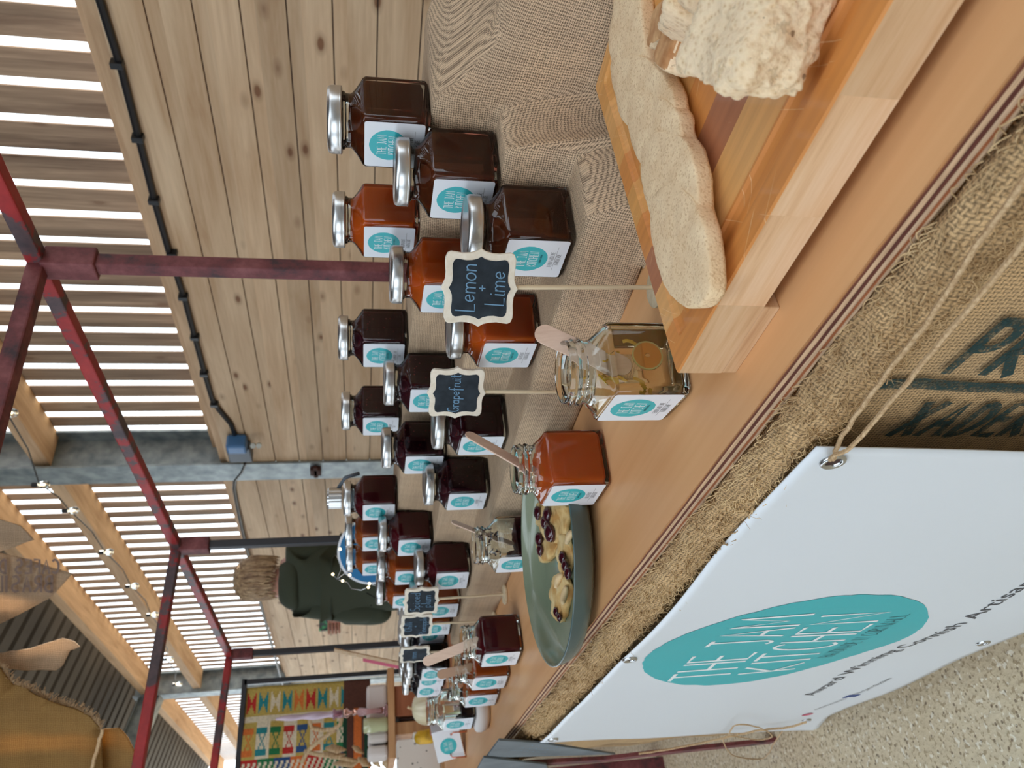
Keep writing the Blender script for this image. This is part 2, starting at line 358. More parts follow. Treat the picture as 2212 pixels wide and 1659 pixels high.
# ------------------------------------------------------------------ mesh helpers
class MB:
    def __init__(s): s.v = []; s.f = []; s.mi = []; s.uv = {}
    def add(s, vs, fs, mi=0):
        o = len(s.v); s.v += [tuple(v) for v in vs]; s.f += [tuple(i + o for i in f) for f in fs]; s.mi += [mi] * len(fs); return o
    def box(s, a, b, mi=0):
        (x0, y0, z0), (x1, y1, z1) = a, b
        s.add([(x0, y0, z0), (x1, y0, z0), (x1, y1, z0), (x0, y1, z0), (x0, y0, z1), (x1, y0, z1), (x1, y1, z1), (x0, y1, z1)],
              [(0, 3, 2, 1), (4, 5, 6, 7), (0, 1, 5, 4), (1, 2, 6, 5), (2, 3, 7, 6), (3, 0, 4, 7)], mi); return s
    def obox(s, c, ax, ay, az, mi=0):
        """box from centre and three half-vectors"""
        c = Vector(c); ax, ay, az = Vector(ax), Vector(ay), Vector(az); P = []
        for k in (-1, 1):
            for (i, j) in ((-1, -1), (1, -1), (1, 1), (-1, 1)): P.append(c + ax * i + ay * j + az * k)
        s.add(P, [(0, 3, 2, 1), (4, 5, 6, 7), (0, 1, 5, 4), (1, 2, 6, 5), (2, 3, 7, 6), (3, 0, 4, 7)], mi); return s
    def loft(s, rings, mi=0, cap0=True, cap1=True, closed=True):
        n = len(rings[0]); o = len(s.v)
        for r in rings: s.v += [tuple(p) for p in r]
        for i in range(len(rings) - 1):
            for j in range(n if closed else n - 1):
                a = o + i * n + j; b = o + i * n + (j + 1) % n
                s.f.append((a, b, b + n, a + n)); s.mi.append(mi)
        if cap0: s.f.append(tuple(o + k for k in range(n - 1, -1, -1))); s.mi.append(mi)
        if cap1: s.f.append(tuple(o + (len(rings) - 1) * n + k for k in range(n))); s.mi.append(mi)
        return s
    def lathe(s, prof, n=24, c=(0, 0, 0), mi=0, cap0=True, cap1=True):
        return s.loft([[(c[0] + r * math.cos(2 * PI * k / n), c[1] + r * math.sin(2 * PI * k / n), c[2] + z) for k in range(n)] for r, z in prof], mi, cap0, cap1)
    def tube(s, pts, r, n=6, mi=0, cap=True, squash=1.0):
        pts = [Vector(p) for p in pts]; rings = []; rr = r if isinstance(r, (list, tuple)) else [r] * len(pts)
        t0 = (pts[1] - pts[0]).normalized(); a = t0.orthogonal().normalized()
        for i, p in enumerate(pts):
            t = (pts[min(i + 1, len(pts) - 1)] - pts[max(i - 1, 0)])
            t = t.normalized() if t.length > 1e-9 else t0
            a = (a - t * a.dot(t)); a = a.normalized() if a.length > 1e-6 else t.orthogonal().normalized()
            b = t.cross(a)
            rings.append([p + (a * math.cos(2 * PI * k / n) + b * math.sin(2 * PI * k / n) * squash) * rr[i] for k in range(n)])
        return s.loft(rings, mi, cap, cap)
    def poly(s, outline, z0, z1, M4=None, mi=0, mi_side=None):
        """extruded outline in the local xy plane"""
        n = len(outline); P = [Vector((x, y, z0)) for x, y in outline] + [Vector((x, y, z1)) for x, y in outline]
        if M4 is not None: P = [M4 @ p for p in P]
        o = s.add(P, [tuple(range(n - 1, -1, -1)), tuple(range(n, 2 * n))], mi)
        ms = mi if mi_side is None else mi_side
        for k in range(n):
            s.f.append((o + k, o + (k + 1) % n, o + n + (k + 1) % n, o + n + k)); s.mi.append(ms)
        return s
    def ribbon(s, pts, w, z, M4=None, mi=0):
        """flat painted stroke in local xy"""
        pts = [Vector((p[0], p[1], 0)) for p in pts]
        if len(pts) < 2: return s
        L = []; R = []
        for i, p in enumerate(pts):
            t = pts[min(i + 1, len(pts) - 1)] - pts[max(i - 1, 0)]; t = t.normalized() if t.length > 1e-9 else Vector((1, 0, 0))
            nn = Vector((-t.y, t.x, 0)) * w * .5
            q = p.copy()
            if i == 0: q = p - t * w * .3
            if i == len(pts) - 1: q = p + t * w * .3
            L.append(q + nn); R.append(q - nn)
        P = L + R
        for q in P: q.z = z
        if M4 is not None: P = [M4 @ q for q in P]
        n = len(pts); s.add(P, [(n + i, n + i + 1, i + 1, i) for i in range(n - 1)], mi); return s
    def grid(s, fn, nu, nv, mi=0, uvfn=None):
        o = len(s.v)
        for i in range(nu + 1):
            for j in range(nv + 1): s.v.append(tuple(fn(i / nu, j / nv)))
        if uvfn:
            for i in range(nu + 1):
                for j in range(nv + 1): s.uv[o + i * (nv + 1) + j] = uvfn(i / nu, j / nv)
        for i in range(nu):
            for j in range(nv):
                a = o + i * (nv + 1) + j; s.f.append((a, a + nv + 1, a + nv + 2, a + 1)); s.mi.append(mi)
        return s
    def build(s, name, mats, parent=None, smooth=False, loc=None, bevel=0, solid=0, subsurf=0, rot=None):
        me = bpy.data.meshes.new(name); me.from_pydata(s.v, [], s.f)
        if not isinstance(mats, (list, tuple)): mats = [mats]
        for m in mats: me.materials.append(MT[m])
        me.polygons.foreach_set('material_index', s.mi)
        if s.uv:
            ul = me.uv_layers.new(name='UVMap'); idx = np.zeros(len(me.loops), int); me.loops.foreach_get('vertex_index', idx)
            arr = np.zeros((len(s.v), 2))
            for k, v in s.uv.items(): arr[k] = v
            ul.data.foreach_set('uv', arr[idx].ravel())
        me.validate(); me.update()
        if smooth:
            me.polygons.foreach_set('use_smooth', [True] * len(me.polygons))
            if smooth != 'all':
                try: me.set_sharp_from_angle(angle=math.radians(38))
                except Exception: pass
        o = bpy.data.objects.new(name, me); COL.objects.link(o)
        if parent is not None: o.parent = parent
        if loc is not None: o.location = loc
        if rot is not None: o.rotation_euler = rot
        if bevel:
            b = o.modifiers.new('bevel', 'BEVEL'); b.width = bevel; b.segments = 2; b.limit_method = 'ANGLE'
        if solid:
            q = o.modifiers.new('solid', 'SOLIDIFY'); q.thickness = solid; q.offset = -1
        if subsurf:
            q = o.modifiers.new('sub', 'SUBSURF'); q.levels = subsurf; q.render_levels = subsurf
        return o
def tag(o, label=None, cat=None, group=None, kind=None):
    if label: o['label'] = label
    if cat: o['category'] = cat
    if group: o['group'] = group
    if kind: o['kind'] = kind
    return o
def thing(name, label, cat, loc=(0, 0, 0), rotz=0.0, group=None):
    o = bpy.data.objects.new(name, None); COL.objects.link(o); o.location = loc; o.rotation_euler = (0, 0, rotz); o.empty_display_size = .02
    return tag(o, label, cat, group)
def copy_tree(src, parent=None, swap=None):
    c = src.copy(); COL.objects.link(c); c.parent = parent
    for ch in src.children:
        copy_tree(ch, c)
    return c
def frame_m(o, x, y):
    """matrix with local x, y along the given vectors at o"""
    x = Vector(x).normalized(); y = Vector(y); y = (y - x * x.dot(y)).normalized(); z = x.cross(y)
    m = Matrix.Identity(4)
    for i in range(3): m[i][0] = x[i]; m[i][1] = y[i]; m[i][2] = z[i]; m[i][3] = o[i]
    return m

# ------------------------------------------------------------------ hand-drawn lettering (strokes)
def arc(cx, cy, rx, ry, a0, a1, n=9): return [(cx + rx * math.cos(math.radians(a0 + (a1 - a0) * k / n)), cy + ry * math.sin(math.radians(a0 + (a1 - a0) * k / n))) for k in range(n + 1)]
G = {
 'A': [[(0, 0), (.25, 1), (.5, 0)], [(.1, .36), (.42, .36)]], 'B': [[(0, 0), (0, 1)], [(0, 1)] + arc(.18, .76, .22, .24, 90, -90) + [(0, .52)], [(0, .52)] + arc(.2, .26, .26, .26, 90, -90) + [(0, 0)]],
 'C': [arc(.3, .5, .28, .5, 55, 305, 12)], 'D': [[(0, 0), (0, 1)] + arc(.05, .5, .42, .5, 90, -90, 12) + [(0, 0)]], 'E': [[(.4, 1), (0, 1), (0, 0), (.42, 0)], [(0, .52), (.32, .52)]],
 'F': [[(.4, 1), (0, 1), (0, 0)], [(0, .52), (.32, .52)]], 'G': [arc(.3, .5, .28, .5, 60, 330, 12) + [(.54, .42), (.32, .42)]], 'H': [[(0, 0), (0, 1)], [(.44, 0), (.44, 1)], [(0, .5), (.44, .5)]],
 'I': [[(.12, 0), (.12, 1)]], 'J': [[(.1, 1), (.44, 1)], [(.3, 1), (.3, .2)] + arc(.15, .18, .15, .18, 0, -130, 5)], 'K': [[(0, 0), (0, 1)], [(.44, 1), (0, .42), (.46, 0)]],
 'L': [[(0, 1), (0, 0), (.4, 0)]], 'M': [[(0, 0), (.05, 1), (.29, .25), (.53, 1), (.58, 0)]], 'N': [[(0, 0), (0, 1), (.46, 0), (.46, 1)]], 'O': [arc(.27, .5, .26, .5, 90, 450, 16)],
 'P': [[(0, 0), (0, 1)], [(0, 1)] + arc(.18, .74, .24, .26, 90, -90) + [(0, .48)]], 'R': [[(0, 0), (0, 1)], [(0, 1)] + arc(.18, .75, .22, .25, 90, -90) + [(0, .5), (.44, 0)]],
 'S': [arc(.24, .75, .22, .25, 50, 270, 8) + arc(.24, .25, .24, .25, 90, -130, 8)], 'T': [[(0, 1), (.48, 1)], [(.24, 1), (.24, 0)]], 'U': [[(0, 1), (0, .3)] + arc(.22, .28, .22, .28, 180, 360, 8) + [(.44, 1)]],
 'V': [[(0, 1), (.24, 0), (.48, 1)]], 'W': [[(0, 1), (.15, 0), (.3, .8), (.45, 0), (.6, 1)]], 'Y': [[(0, 1), (.24, .5), (.48, 1)], [(.24, .5), (.24, 0)]], 'Q': [arc(.27, .5, .26, .5, 90, 450, 16), [(.35, .2), (.52, 0)]],
 'X': [[(0, 0), (.44, 1)], [(0, 1), (.44, 0)]], 'Z': [[(0, 1), (.42, 1), (0, 0), (.44, 0)]],
 'a': [arc(.2, .24, .2, .24, 20, 380, 12), [(.4, .48), (.4, 0), (.48, .02)]], 'c': [arc(.2, .24, .2, .24, 50, 310)], 'd': [arc(.2, .24, .2, .24, 20, 380, 12), [(.4, 1), (.4, 0)]],
 'e': [[(.02, .24), (.36, .3)] + arc(.2, .27, .18, .22, 10, 320, 10)], 'f': [arc(.28, .82, .14, .16, 40, 180, 6) + [(.14, -.3)], [(0, .5), (.3, .5)]], 'h': [[(0, 1), (0, 0)], [(0, .3)] + arc(.17, .3, .17, .18, 180, 0, 7) + [(.34, 0)]],
 'i': [[(.05, .48), (.05, 0), (.12, 0)], [(.05, .68), (.06, .71)]], 'l': [[(.06, 1), (.06, .04), (.14, 0)]], 'm': [[(0, .48), (0, 0)], [(0, .3)] + arc(.14, .3, .14, .18, 180, 0, 7) + [(.28, 0)], [(.28, .3)] + arc(.42, .3, .14, .18, 180, 0, 7) + [(.56, 0)]],
 'n': [[(0, .48), (0, 0)], [(0, .3)] + arc(.16, .3, .16, .18, 180, 0, 7) + [(.32, 0)]], 'o': [arc(.2, .24, .2, .24, 90, 450, 12)], 'p': [[(0, .48), (0, -.35)], arc(.18, .24, .18, .24, 180, -170, 12)],
 'r': [[(0, .48), (0, 0)], [(0, .28)] + arc(.15, .3, .15, .18, 180, 60, 5)], 't': [[(.12, .85), (.12, .1)] + arc(.22, .1, .1, .1, 180, 300, 4), [(0, .56), (.28, .56)]], 'u': [[(0, .48), (0, .16)] + arc(.16, .16, .16, .16, 180, 360, 7) + [(.32, .48)], [(.32, .2), (.34, 0)]],
 '+': [[(0, .4), (.4, .4)], [(.2, .2), (.2, .6)]], '-': [[(0, .4), (.24, .4)]], '.': [[(.03, 0), (.06, .02)]],
}
def gw(ch):
    if ch == ' ': return .26
    if ch not in G: return .3
    return max(p[0] for s in G[ch] for p in s)
def text_w(t, gap=.16): return sum(gw(c) + gap for c in t) - gap
def strokes(mb, t, cx, cy, h, w, z, M4=None, mi=0, sx=1.0, gap=.16, slant=0.0, jit=0.0):
    """centred line of lettering: height h, stroke width w"""
    x = -text_w(t, gap) * h * sx / 2
    for ch in t:
        if ch in G:
            dy = random.uniform(-jit, jit) * h
            for st in G[ch]: mb.ribbon([(cx + x + (px + slant * py) * h * sx, cy + py * h + dy) for px, py in st], w, z, M4, mi)
        x += (gw(ch) + gap) * h * sx

def font_text(name, body, size, mats, M4, parent=None, sx=1.0, ext=.0004, mirror=False):
    cu = bpy.data.curves.new(name, 'FONT'); cu.body = body; cu.size = size; cu.extrude = ext; cu.align_x = 'CENTER'; cu.align_y = 'CENTER'
    tmp = bpy.data.objects.new(name + '_tmp', cu); COL.objects.link(tmp)
    dg = bpy.context.evaluated_depsgraph_get(); me = bpy.data.meshes.new_from_object(tmp.evaluated_get(dg))
    bpy.data.objects.remove(tmp); me.transform(M4 @ Matrix.Diagonal((sx, 1, 1, 1))); me.materials.clear(); me.materials.append(MT[mats])
    o = bpy.data.objects.new(name, me); COL.objects.link(o)
    if parent is not None: o.parent = parent
    return o

# ================================================================== THE BARN
def ss(a, b, x): t_ = min(1, max(0, (x - a) / (b - a))); return t_ * t_ * (3 - 2 * t_)
def st(o): o['kind'] = 'structure'; return o
def wl(mb):                                  # lens-relative heights -> world heights
    mb.v = [(x, y, z + CZ) for x, y, z in mb.v]; return mb
m = MB(); m.box((-14, -10, -.2), (14, 22, 0)); st(m.build('floor', 'concrete'))
m = MB()                                     # tongue and groove cladding of the lower wall, two bays
for (y0, y1) in ((-2.2, 3.93), (4.12, 8.72), (8.95, 14)):
    z = .73
    while z > -CZ:
        a = max(z - .1262, -CZ)
        m.box((2.2, y0, a), (2.222, y1, z)); z -= .13
    m.box((2.208, y0, -CZ), (2.225, y1, .73), 1)
wl(m); st(m.build('wall_right', ['cladding', 'cork_dark'], bevel=.0012))
m = MB(); k = -22
while 1.579 + .1457 * k < 14:
    g = 1.579 + .1457 * k; w = random.uniform(-.003, .003)
    h = (.018 + .010 * ss(2.3, 3.8, g) + .006 * ss(4, 5, g)); m.box((2.42, g + h + w, .80), (2.428, g + .1457 - h, 2.5)); k += 1
wl(m); st(m.build('wall_right_upper', 'slat_wood'))
for n, (a, b) in enumerate((((2.225, -2.2, .715), (2.42, 14, .775)), ((2.345, -2.2, .775), (2.42, 14, .835)), ((2.22, -2.2, 1.64), (2.42, 3.97, 1.72)), ((2.22, 4.06, 1.64), (2.42, 8.75, 1.72)),
                            ((2.22, 8.95, 1.64), (2.42, 14, 1.72)), ((2.2, -2.2, 2.14), (2.42, 3.97, 2.22)), ((2.2, 4.06, 2.14), (2.42, 8.75, 2.22)), ((2.2, 8.95, 2.14), (2.42, 14, 2.22)))):
    m = MB(); m.box(a, b); wl(m); st(m.build('trim_%d' % (n + 1), 'girt_wood', bevel=.004))
m = MB(); Y = -4.0; prof = []
while Y < 14:                                # box-profile roof sheet
    prof += [(Y, 0), (Y + .13, 0), (Y + .15, .03), (Y + .18, .03)]; Y += .2
R = []
XR = (2.47, -.9, -3.4, -4.6)                 # unseen gap in the middle strip, added to let in more top light
for X in XR: R.append([(X, y, 2.33 + (2.6 - X) * .27 + h) for y, h in prof])
n = len(prof); m.add(sum(R, []), [(k * n + i, k * n + i + 1, k * n + n + i + 1, k * n + n + i) for k in range(3) for i in range(n - 1) if not (k == 1 and -3.4 < prof[i][0] < 2.0)])
wl(m); st(m.build('ceiling', 'roof_sheet', solid=.004))
for k, (ya, yb, lab) in enumerate(((3.915, 4.105, 'galvanised steel wall column with a flat flange, nearer one beside the blue plug'), (8.74, 8.93, 'galvanised steel wall column at the far end, beside the patterned rug'))):
    t = thing('steel_column', lab, 'column', (2.3, (ya + yb) / 2, 0), group='steel columns of the barn')
    yc = (ya + yb) / 2
    m = MB(); m.box((-.12, ya - yc, 0), (-.108, yb - yc, 3.25)); m.box((.1, ya - yc, 0), (.112, yb - yc, 3.25)); m.box((-.11, -.005, 0), (.11, .005, 3.25))
    m.build('column', 'galvanised', t)
    m = MB()
    for dz in (0, .19): m.box((-5.4 + .0, -.09, 0), (-.1, .09, .012))
    m = MB(); L = 5.6
    P = lambda x, z: (x, z)
    for zz in (0.0, .2):
        m.add([(-.12, -.09, 2.98 + zz), (-.12, .09, 2.98 + zz), (-L, .09, 2.98 + zz + L * .27), (-L, -.09, 2.98 + zz + L * .27),
               (-.12, -.09, 2.99 + zz), (-.12, .09, 2.99 + zz), (-L, .09, 2.99 + zz + L * .27), (-L, -.09, 2.99 + zz + L * .27)], [(0, 1, 2, 3), (7, 6, 5, 4), (0, 3, 7, 4), (1, 5, 6, 2), (0, 4, 5, 1), (3, 2, 6, 7)])
    m.add([(-.12, 0, 2.99), (-.12, 0, 3.19), (-L, 0, 3.19 + L * .27), (-L, 0, 2.99 + L * .27), (-.12, .006, 2.99), (-.12, .006, 3.19), (-L, .006, 3.19 + L * .27), (-L, .006, 2.99 + L * .27)], [(0, 3, 2, 1), (4, 5, 6, 7), (0, 1, 5, 4), (3, 7, 6, 2), (1, 2, 6, 5), (0, 4, 7, 3)])
    m.build('rafter', 'galvanised', t)
# unseen rest of the barn, added to enclose the light and cut haze: solid far gable and an open-sided left wall
m = MB(); m.box((-4.7, -4.2, 0), (2.45, -4.1, 3.3)); st(m.build('wall_back', 'roof_sheet'))
m = MB()
for (a, b) in (((-4.7, -4.2, 0), (-4.6, 14, 1.0)), ((-4.7, -4.2, 2.7), (-4.6, 14, 5.2)), ((-4.7, -4.2, 1.0), (-4.6, -2.6, 2.7)), ((-4.7, 1.2, 1.0), (-4.6, 2.2, 2.7)), ((-4.7, 7.0, 1.0), (-4.6, 8.0, 2.7))): m.box(a, b)
st(m.build('wall_left', 'roof_sheet'))
# cable, clips and junction box on the wall
def path_x(pix, X): return [W(pxx(x, y, X)) for x, y in pix]
t = thing('wall_cable', 'black cable clipped along the top of the board wall', 'cable', (0, 0, 0))
P1 = path_x([(190, -60), (215, 0), (262, 150), (300, 300), (335, 440), (365, 545), (400, 650), (440, 800), (458, 862), (472, 884), (498, 915), (508, 940)], 2.188)
m = MB(); m.tube(P1, .012, 8); m.build('cable', 'black_cable', t, smooth=True)
P2 = path_x([(530, 1000), (522, 1018), (508, 1035), (506, 1055), (514, 1100), (528, 1165), (545, 1230), (562, 1300), (582, 1375), (600, 1440), (640, 1580), (690, 1750)], 2.188)
m = MB(); m.tube(P2, .011, 8); m.build('cable', 'black_cable', t, smooth=True)
for q in [(253, 137), (298, 297), (333, 432), (372, 547), (396, 640), (421, 727), (441, 806), (463, 872)]:
    c = W(pxx(*q, 2.186)); m = MB(); m.box(c - Vector((.018, .01, .018)), c + Vector((.014, .01, .018))); m.build('clip', 'black_cable', t, bevel=.002)
t = thing('junction_box', 'grey junction box with a blue plug beside the steel column', 'junction box', W(pxx(520, 965, 2.17)))
m = MB(); m.box((-.03, -.02, -.05), (.03, .12, .07)); m.build('box', 'grey_plastic', t, bevel=.006)
m = MB(); m.box((-.06, -.10, -.04), (.02, -.02, .06)); m.build('plug', 'blue_plug', t, bevel=.012)
for dz in (-.07, -.10): m = MB(); m.tube([(-.02, -.05, dz), (-.05, -.09, dz - .005)], .014, 8); m.build('socket', 'pale_plug', t, smooth=True)
c = W(pxx(682, 1016, 2.17)); m = MB(); m.box(c - Vector((.02, .035, .03)), c + Vector((.01, .035, .03))); m.box(c + Vector((-.02, -.06, -.012)), c + Vector((.0, .06, .012)))
o = m.build('door_catch', 'rust', bevel=.005); tag(o, 'small rusty metal catch fixed on the steel column flange', 'catch')
# festoon lights along the upper girt
t = thing('festoon_lights', 'string of clear glass bulbs on a thin black wire in front of the upper beam', 'string lights', (0, 0, 0))
bp = [(22, 892), (93, 1047), (157, 1103), (234, 1193), (290, 1266), (333, 1328), (351, 1378), (367, 1424), (386, 1478)]
cat = [(-60, 760)]
for i, q in enumerate(bp):
    cat += [(q[0] - 8, q[1] - 2)]
    if i < len(bp) - 1: cat += [((q[0] + bp[i + 1][0]) / 2 + 3, (q[1] + bp[i + 1][1]) / 2)]
m = MB(); m.tube([W(pxx(x, y, 2.0)) for x, y in cat], .0035, 5); m.build('wire', 'black_cable', t, smooth=True)
for q in bp:
    c = W(pxx(q[0], q[1], 2.0)); m = MB(); m.lathe([(.0, -.03), (.014, -.027), (.021, -.012), (.019, .006), (.01, .022), (.009, .026)], 12, c, cap1=True); m.build('bulb', 'clear_glass', t, smooth=True)
    m = MB(); m.lathe([(.0115, .024), (.0115, .05), (.005, .055)], 10, c); m.build('lamp_holder', 'black_cable', t, smooth=True)
    m = MB(); m.lathe([(.0, -.012), (.004, -.008), (.004, .012), (.002, .02)], 6, c); m.build('filament', 'gold_bulb', t)

# ================================================================== MARKET STALL FRAME
t = thing('stall_frame', 'red painted square steel market stall frame with rails and rear posts', 'stall frame', (.9, .96, 0))
def bar(a, b, r, name, mat_, par=t):
    a = Vector(a); b = Vector(b); m = MB(); d = (b - a).normalized(); side = d.cross(Vector((0, 0, 1)));
    if side.length < .1: side = Vector((1, 0, 0))
    side = side.normalized(); up = side.cross(d).normalized()
    o0 = Vector(par.location); m.obox((a + b) / 2 - o0, (b - a) / 2, side * r, up * r); return m.build(name, mat_, par, bevel=.003)
RZ = .490 + CZ; YS = [-.12, .963, 2.064, 3.096, 4.13, 5.17]
bar((.9, -.6, RZ), (.9, 2.064, RZ), .0125, 'rail', 'red_paint'); bar((.9, 2.064, RZ), (.9, 3.11, RZ), .0125, 'rail', 'red_paint')
for k, y in enumerate(YS[1:4]):
    mt = 'rusty_red' if k == 0 else 'black_steel'
    bar((.9, y, 0), (.9, y, RZ - .03), .011 if k else .0125, 'post', mt)
    m = MB(); m.box((-.019, y - .96 - .019, RZ - .085), (.019, y - .96 + .019, RZ - .008)); m.build('sleeve', 'rusty_red', t, bevel=.003)
for (y, q) in ((.963, (0, 870)), (2.064, (310, 1590)), (3.096, (470, 1600))):
    a = Vector((.9, y, RZ)); b = W(py_(q[0], q[1], y)); d = (b - a); L = 1.25 / d.length if y > 1 else 1.3 / d.length
    bar(a, a + d * L, .0125, 'cross_rail', 'rusty_red' if y < 1 else 'red_paint')

# ================================================================== HANGING SACKS AND CANOPY
def cloth_poly(name, pix, D, key, label, cat, group=None, amp=.012, tilt=(0, 0), nsub=14, solid=.003, cut=None):
    """cloth with a traced outline given its own distance, real size, crumples and thickness"""
    pts = [pd(x, y, D + tilt[0] * (x / 300) + tilt[1] * ((y - pix[0][1]) / 300)) for x, y in pix]
    c = sum(pts, Vector()) / len(pts); bm = bmesh.new(); vs = [bm.verts.new(p) for p in pts]; bm.faces.new(vs)
    bmesh.ops.triangulate(bm, faces=bm.faces[:]); bmesh.ops.subdivide_edges(bm, edges=bm.edges[:], cuts=4, use_grid_fill=True); bmesh.ops.subdivide_edges(bm, edges=bm.edges[:], cuts=1, use_grid_fill=True)
    uvl = bm.loops.layers.uv.new('UVMap'); nf = Vector(FW)
    for v in bm.verts:
        q = v.co * 5.5; v.co += nf * (mnoise.noise(q) * amp + mnoise.noise(q * 3.1) * amp * .35); v.co.z += mnoise.noise(q * 4 + Vector((3, 1, 2))) * .003
    for f in bm.faces:
        f.smooth = True
        for l in f.loops: l[uvl].uv = (Vector(RT).dot(l.vert.co), l.vert.co.z)
    for v in bm.verts: v.co.z += CZ
    me = bpy.data.meshes.new(name); bm.to_mesh(me); bm.free(); me.materials.append(MT[key])
    o = bpy.data.objects.new(name, me); COL.objects.link(o); q = o.modifiers.new('s', 'SOLIDIFY'); q.thickness = solid
    return tag(o, label, cat, group)
cloth_poly('canopy_cloth', [(-300, 1380), (-60, 1395), (0, 1437), (30, 1478), (62, 1487), (110, 1510), (165, 1530), (195, 1546), (218, 1572), (222, 1800), (-300, 1800)], 1.75, 'sack_gold', 'golden brown burlap canopy cloth with frayed bright edge, top corner of the stall', 'canopy', amp=.03)
cloth_poly('canopy_cloth', [(222, 1574), (258, 1570), (280, 1594), (298, 1626), (312, 1659), (330, 1800), (190, 1800)], 1.78, 'sack_gold', 'smaller pointed golden burlap flap beside the large canopy cloth', 'canopy', amp=.02)
sk = cloth_poly('coffee_sack', [(-240, 1200), (-60, 1188), (0, 1194), (60, 1207), (105, 1222), (160, 1238), (108, 1292), (60, 1318), (0, 1347), (-240, 1400)], 1.9, 'sack_hanging', 'pale coffee sack with faded printed lettering seen from behind, hanging overhead', 'sack', 'coffee sacks hung overhead', amp=.006)
cloth_poly('coffee_sack', [(-240, 1080), (-40, 1118), (0, 1122), (45, 1135), (78, 1165), (55, 1172), (30, 1183), (0, 1192), (-240, 1196)], 1.86, 'sack_hanging', 'crumpled pale sack corner above the printed coffee sack', 'sack', 'coffee sacks hung overhead', amp=.03)
cloth_poly('coffee_sack', [(-240, 1400), (0, 1412), (60, 1404), (122, 1386), (150, 1392), (168, 1402), (140, 1412), (132, 1440), (118, 1450), (60, 1450), (0, 1440), (-240, 1446)], 1.8, 'sack_hanging', 'twisted pale sack end hanging between the canopy and the printed sack', 'sack', 'coffee sacks hung overhead', amp=.03)
simple('faded_ink', lin(120, 100, 92), .9)
for txt, (px_, py), hh, mt in (('CAFES DO', (52, 1238), .033, 'faded_ink'), ('BRASIL', (52, 1278), .038, 'faded_ink')):
    c = W(pd(px_, py, 1.885)); M4 = frame_m(c, UP, RT); mb = MB(); strokes(mb, txt, 0, 0, hh, .006, 0, M4, 0, sx=.95, gap=.28)
    mb.build('printing', mt, sk)
def twine(name, pts, r, label=None, parent=None, n=6):
    P = [Vector(p) for p in pts]; Q = []
    for i in range(len(P) - 1):
        p0 = P[max(i - 1, 0)]; p1 = P[i]; p2 = P[i + 1]; p3 = P[min(i + 2, len(P) - 1)]
        for k in range(6):
            u = k / 6; Q.append(.5 * ((2 * p1) + (p2 - p0) * u + (2 * p0 - 5 * p1 + 4 * p2 - p3) * u * u + (3 * p1 - p0 - 3 * p2 + p3) * u ** 3))
    Q.append(P[-1]); Q = [q + Vector((random.uniform(-1, 1), random.uniform(-1, 1), random.uniform(-1, 1))) * r * .3 for q in Q]
    m = MB(); m.tube(Q, r, n); o = m.build(name, 'twine', parent, smooth=True)
    if label: tag(o, label, 'twine')
    return o
m = MB(); rn = random.Random(9); EP = [(0, 1437), (30, 1478), (62, 1487), (110, 1510), (165, 1530), (195, 1546), (218, 1572)]
for k in range(520):
    i = rn.randrange(6); u = rn.random(); q = [EP[i][j] + (EP[i + 1][j] - EP[i][j]) * u for j in (0, 1)]; a = W(pd(q[0], q[1], 1.75)); d = (Vector(RT) * rn.uniform(.1, 1) - Vector(UP) * rn.uniform(-.3, 1) + Vector(FW) * rn.uniform(-.6, .6)).normalized()
    L = rn.uniform(.004, .018); m.tube([a - d * .006, a + d * L * .5 + Vector((rn.uniform(-.002, .002),) * 3), a + d * L], .0007, 3, cap=False)
o = m.build('fringe', 'twine', [q for q in COL.objects if q.name == 'canopy_cloth'][0], smooth='all'); o['kind'] = 'stuff'
twine('twine', [W(pd(*q, 1.74)) for q in ((222, 1575), (212, 1610), (200, 1660), (190, 1720))], .004, 'frayed twine hanging between the two golden canopy cloths')

# ================================================================== TABLE
t = thing('trestle_table', 'plywood topped stall table with layered ply edge and sack skirt', 'table', (.259, .5, CZ + TZ))
m = MB(); m.box((0, -1.2, -.017), (.86, 2.2, 0)); m.build('tabletop', 'table_ply', t)
m = MB(); m.add([(-.0006, -1.2 + 3.4 * i / 240, z + (random.uniform(-.0006, .0006))) for z in (-.0172, .0002) for i in range(241)], [(i, i + 1, 241 + i + 1, 241 + i) for i in range(240)])
m.build('ply_edge', 'ply_edge', t)
for (x, y) in ((.06, -.9), (.8, -.9), (.06, 2.1), (.8, 2.1)):
    m = MB(); m.box((x - .02, y - .02, TZ * 0 - CZ - TZ), (x + .02, y + .02, -.017)); m.build('leg', 'rusty_red', t)
m = MB()
def skirt(u, v):
    y = -1.6 + u * 3.0; z = -.03 - v * .62
    x = .008 + v * .02 + .012 * math.sin(y * 9) * v + .006 * math.sin(y * 23 + 2 * v) * v + mnoise.noise(Vector((y * 6, z * 6, 0))) * .014 * min(1, v * 4)
    return (x - .0, y - .0, z)
m.grid(skirt, 200, 40, uvfn=lambda u, v: (u * 3.0, v * .62)); m.build('skirt', 'sack', t, smooth='all', solid=.002)
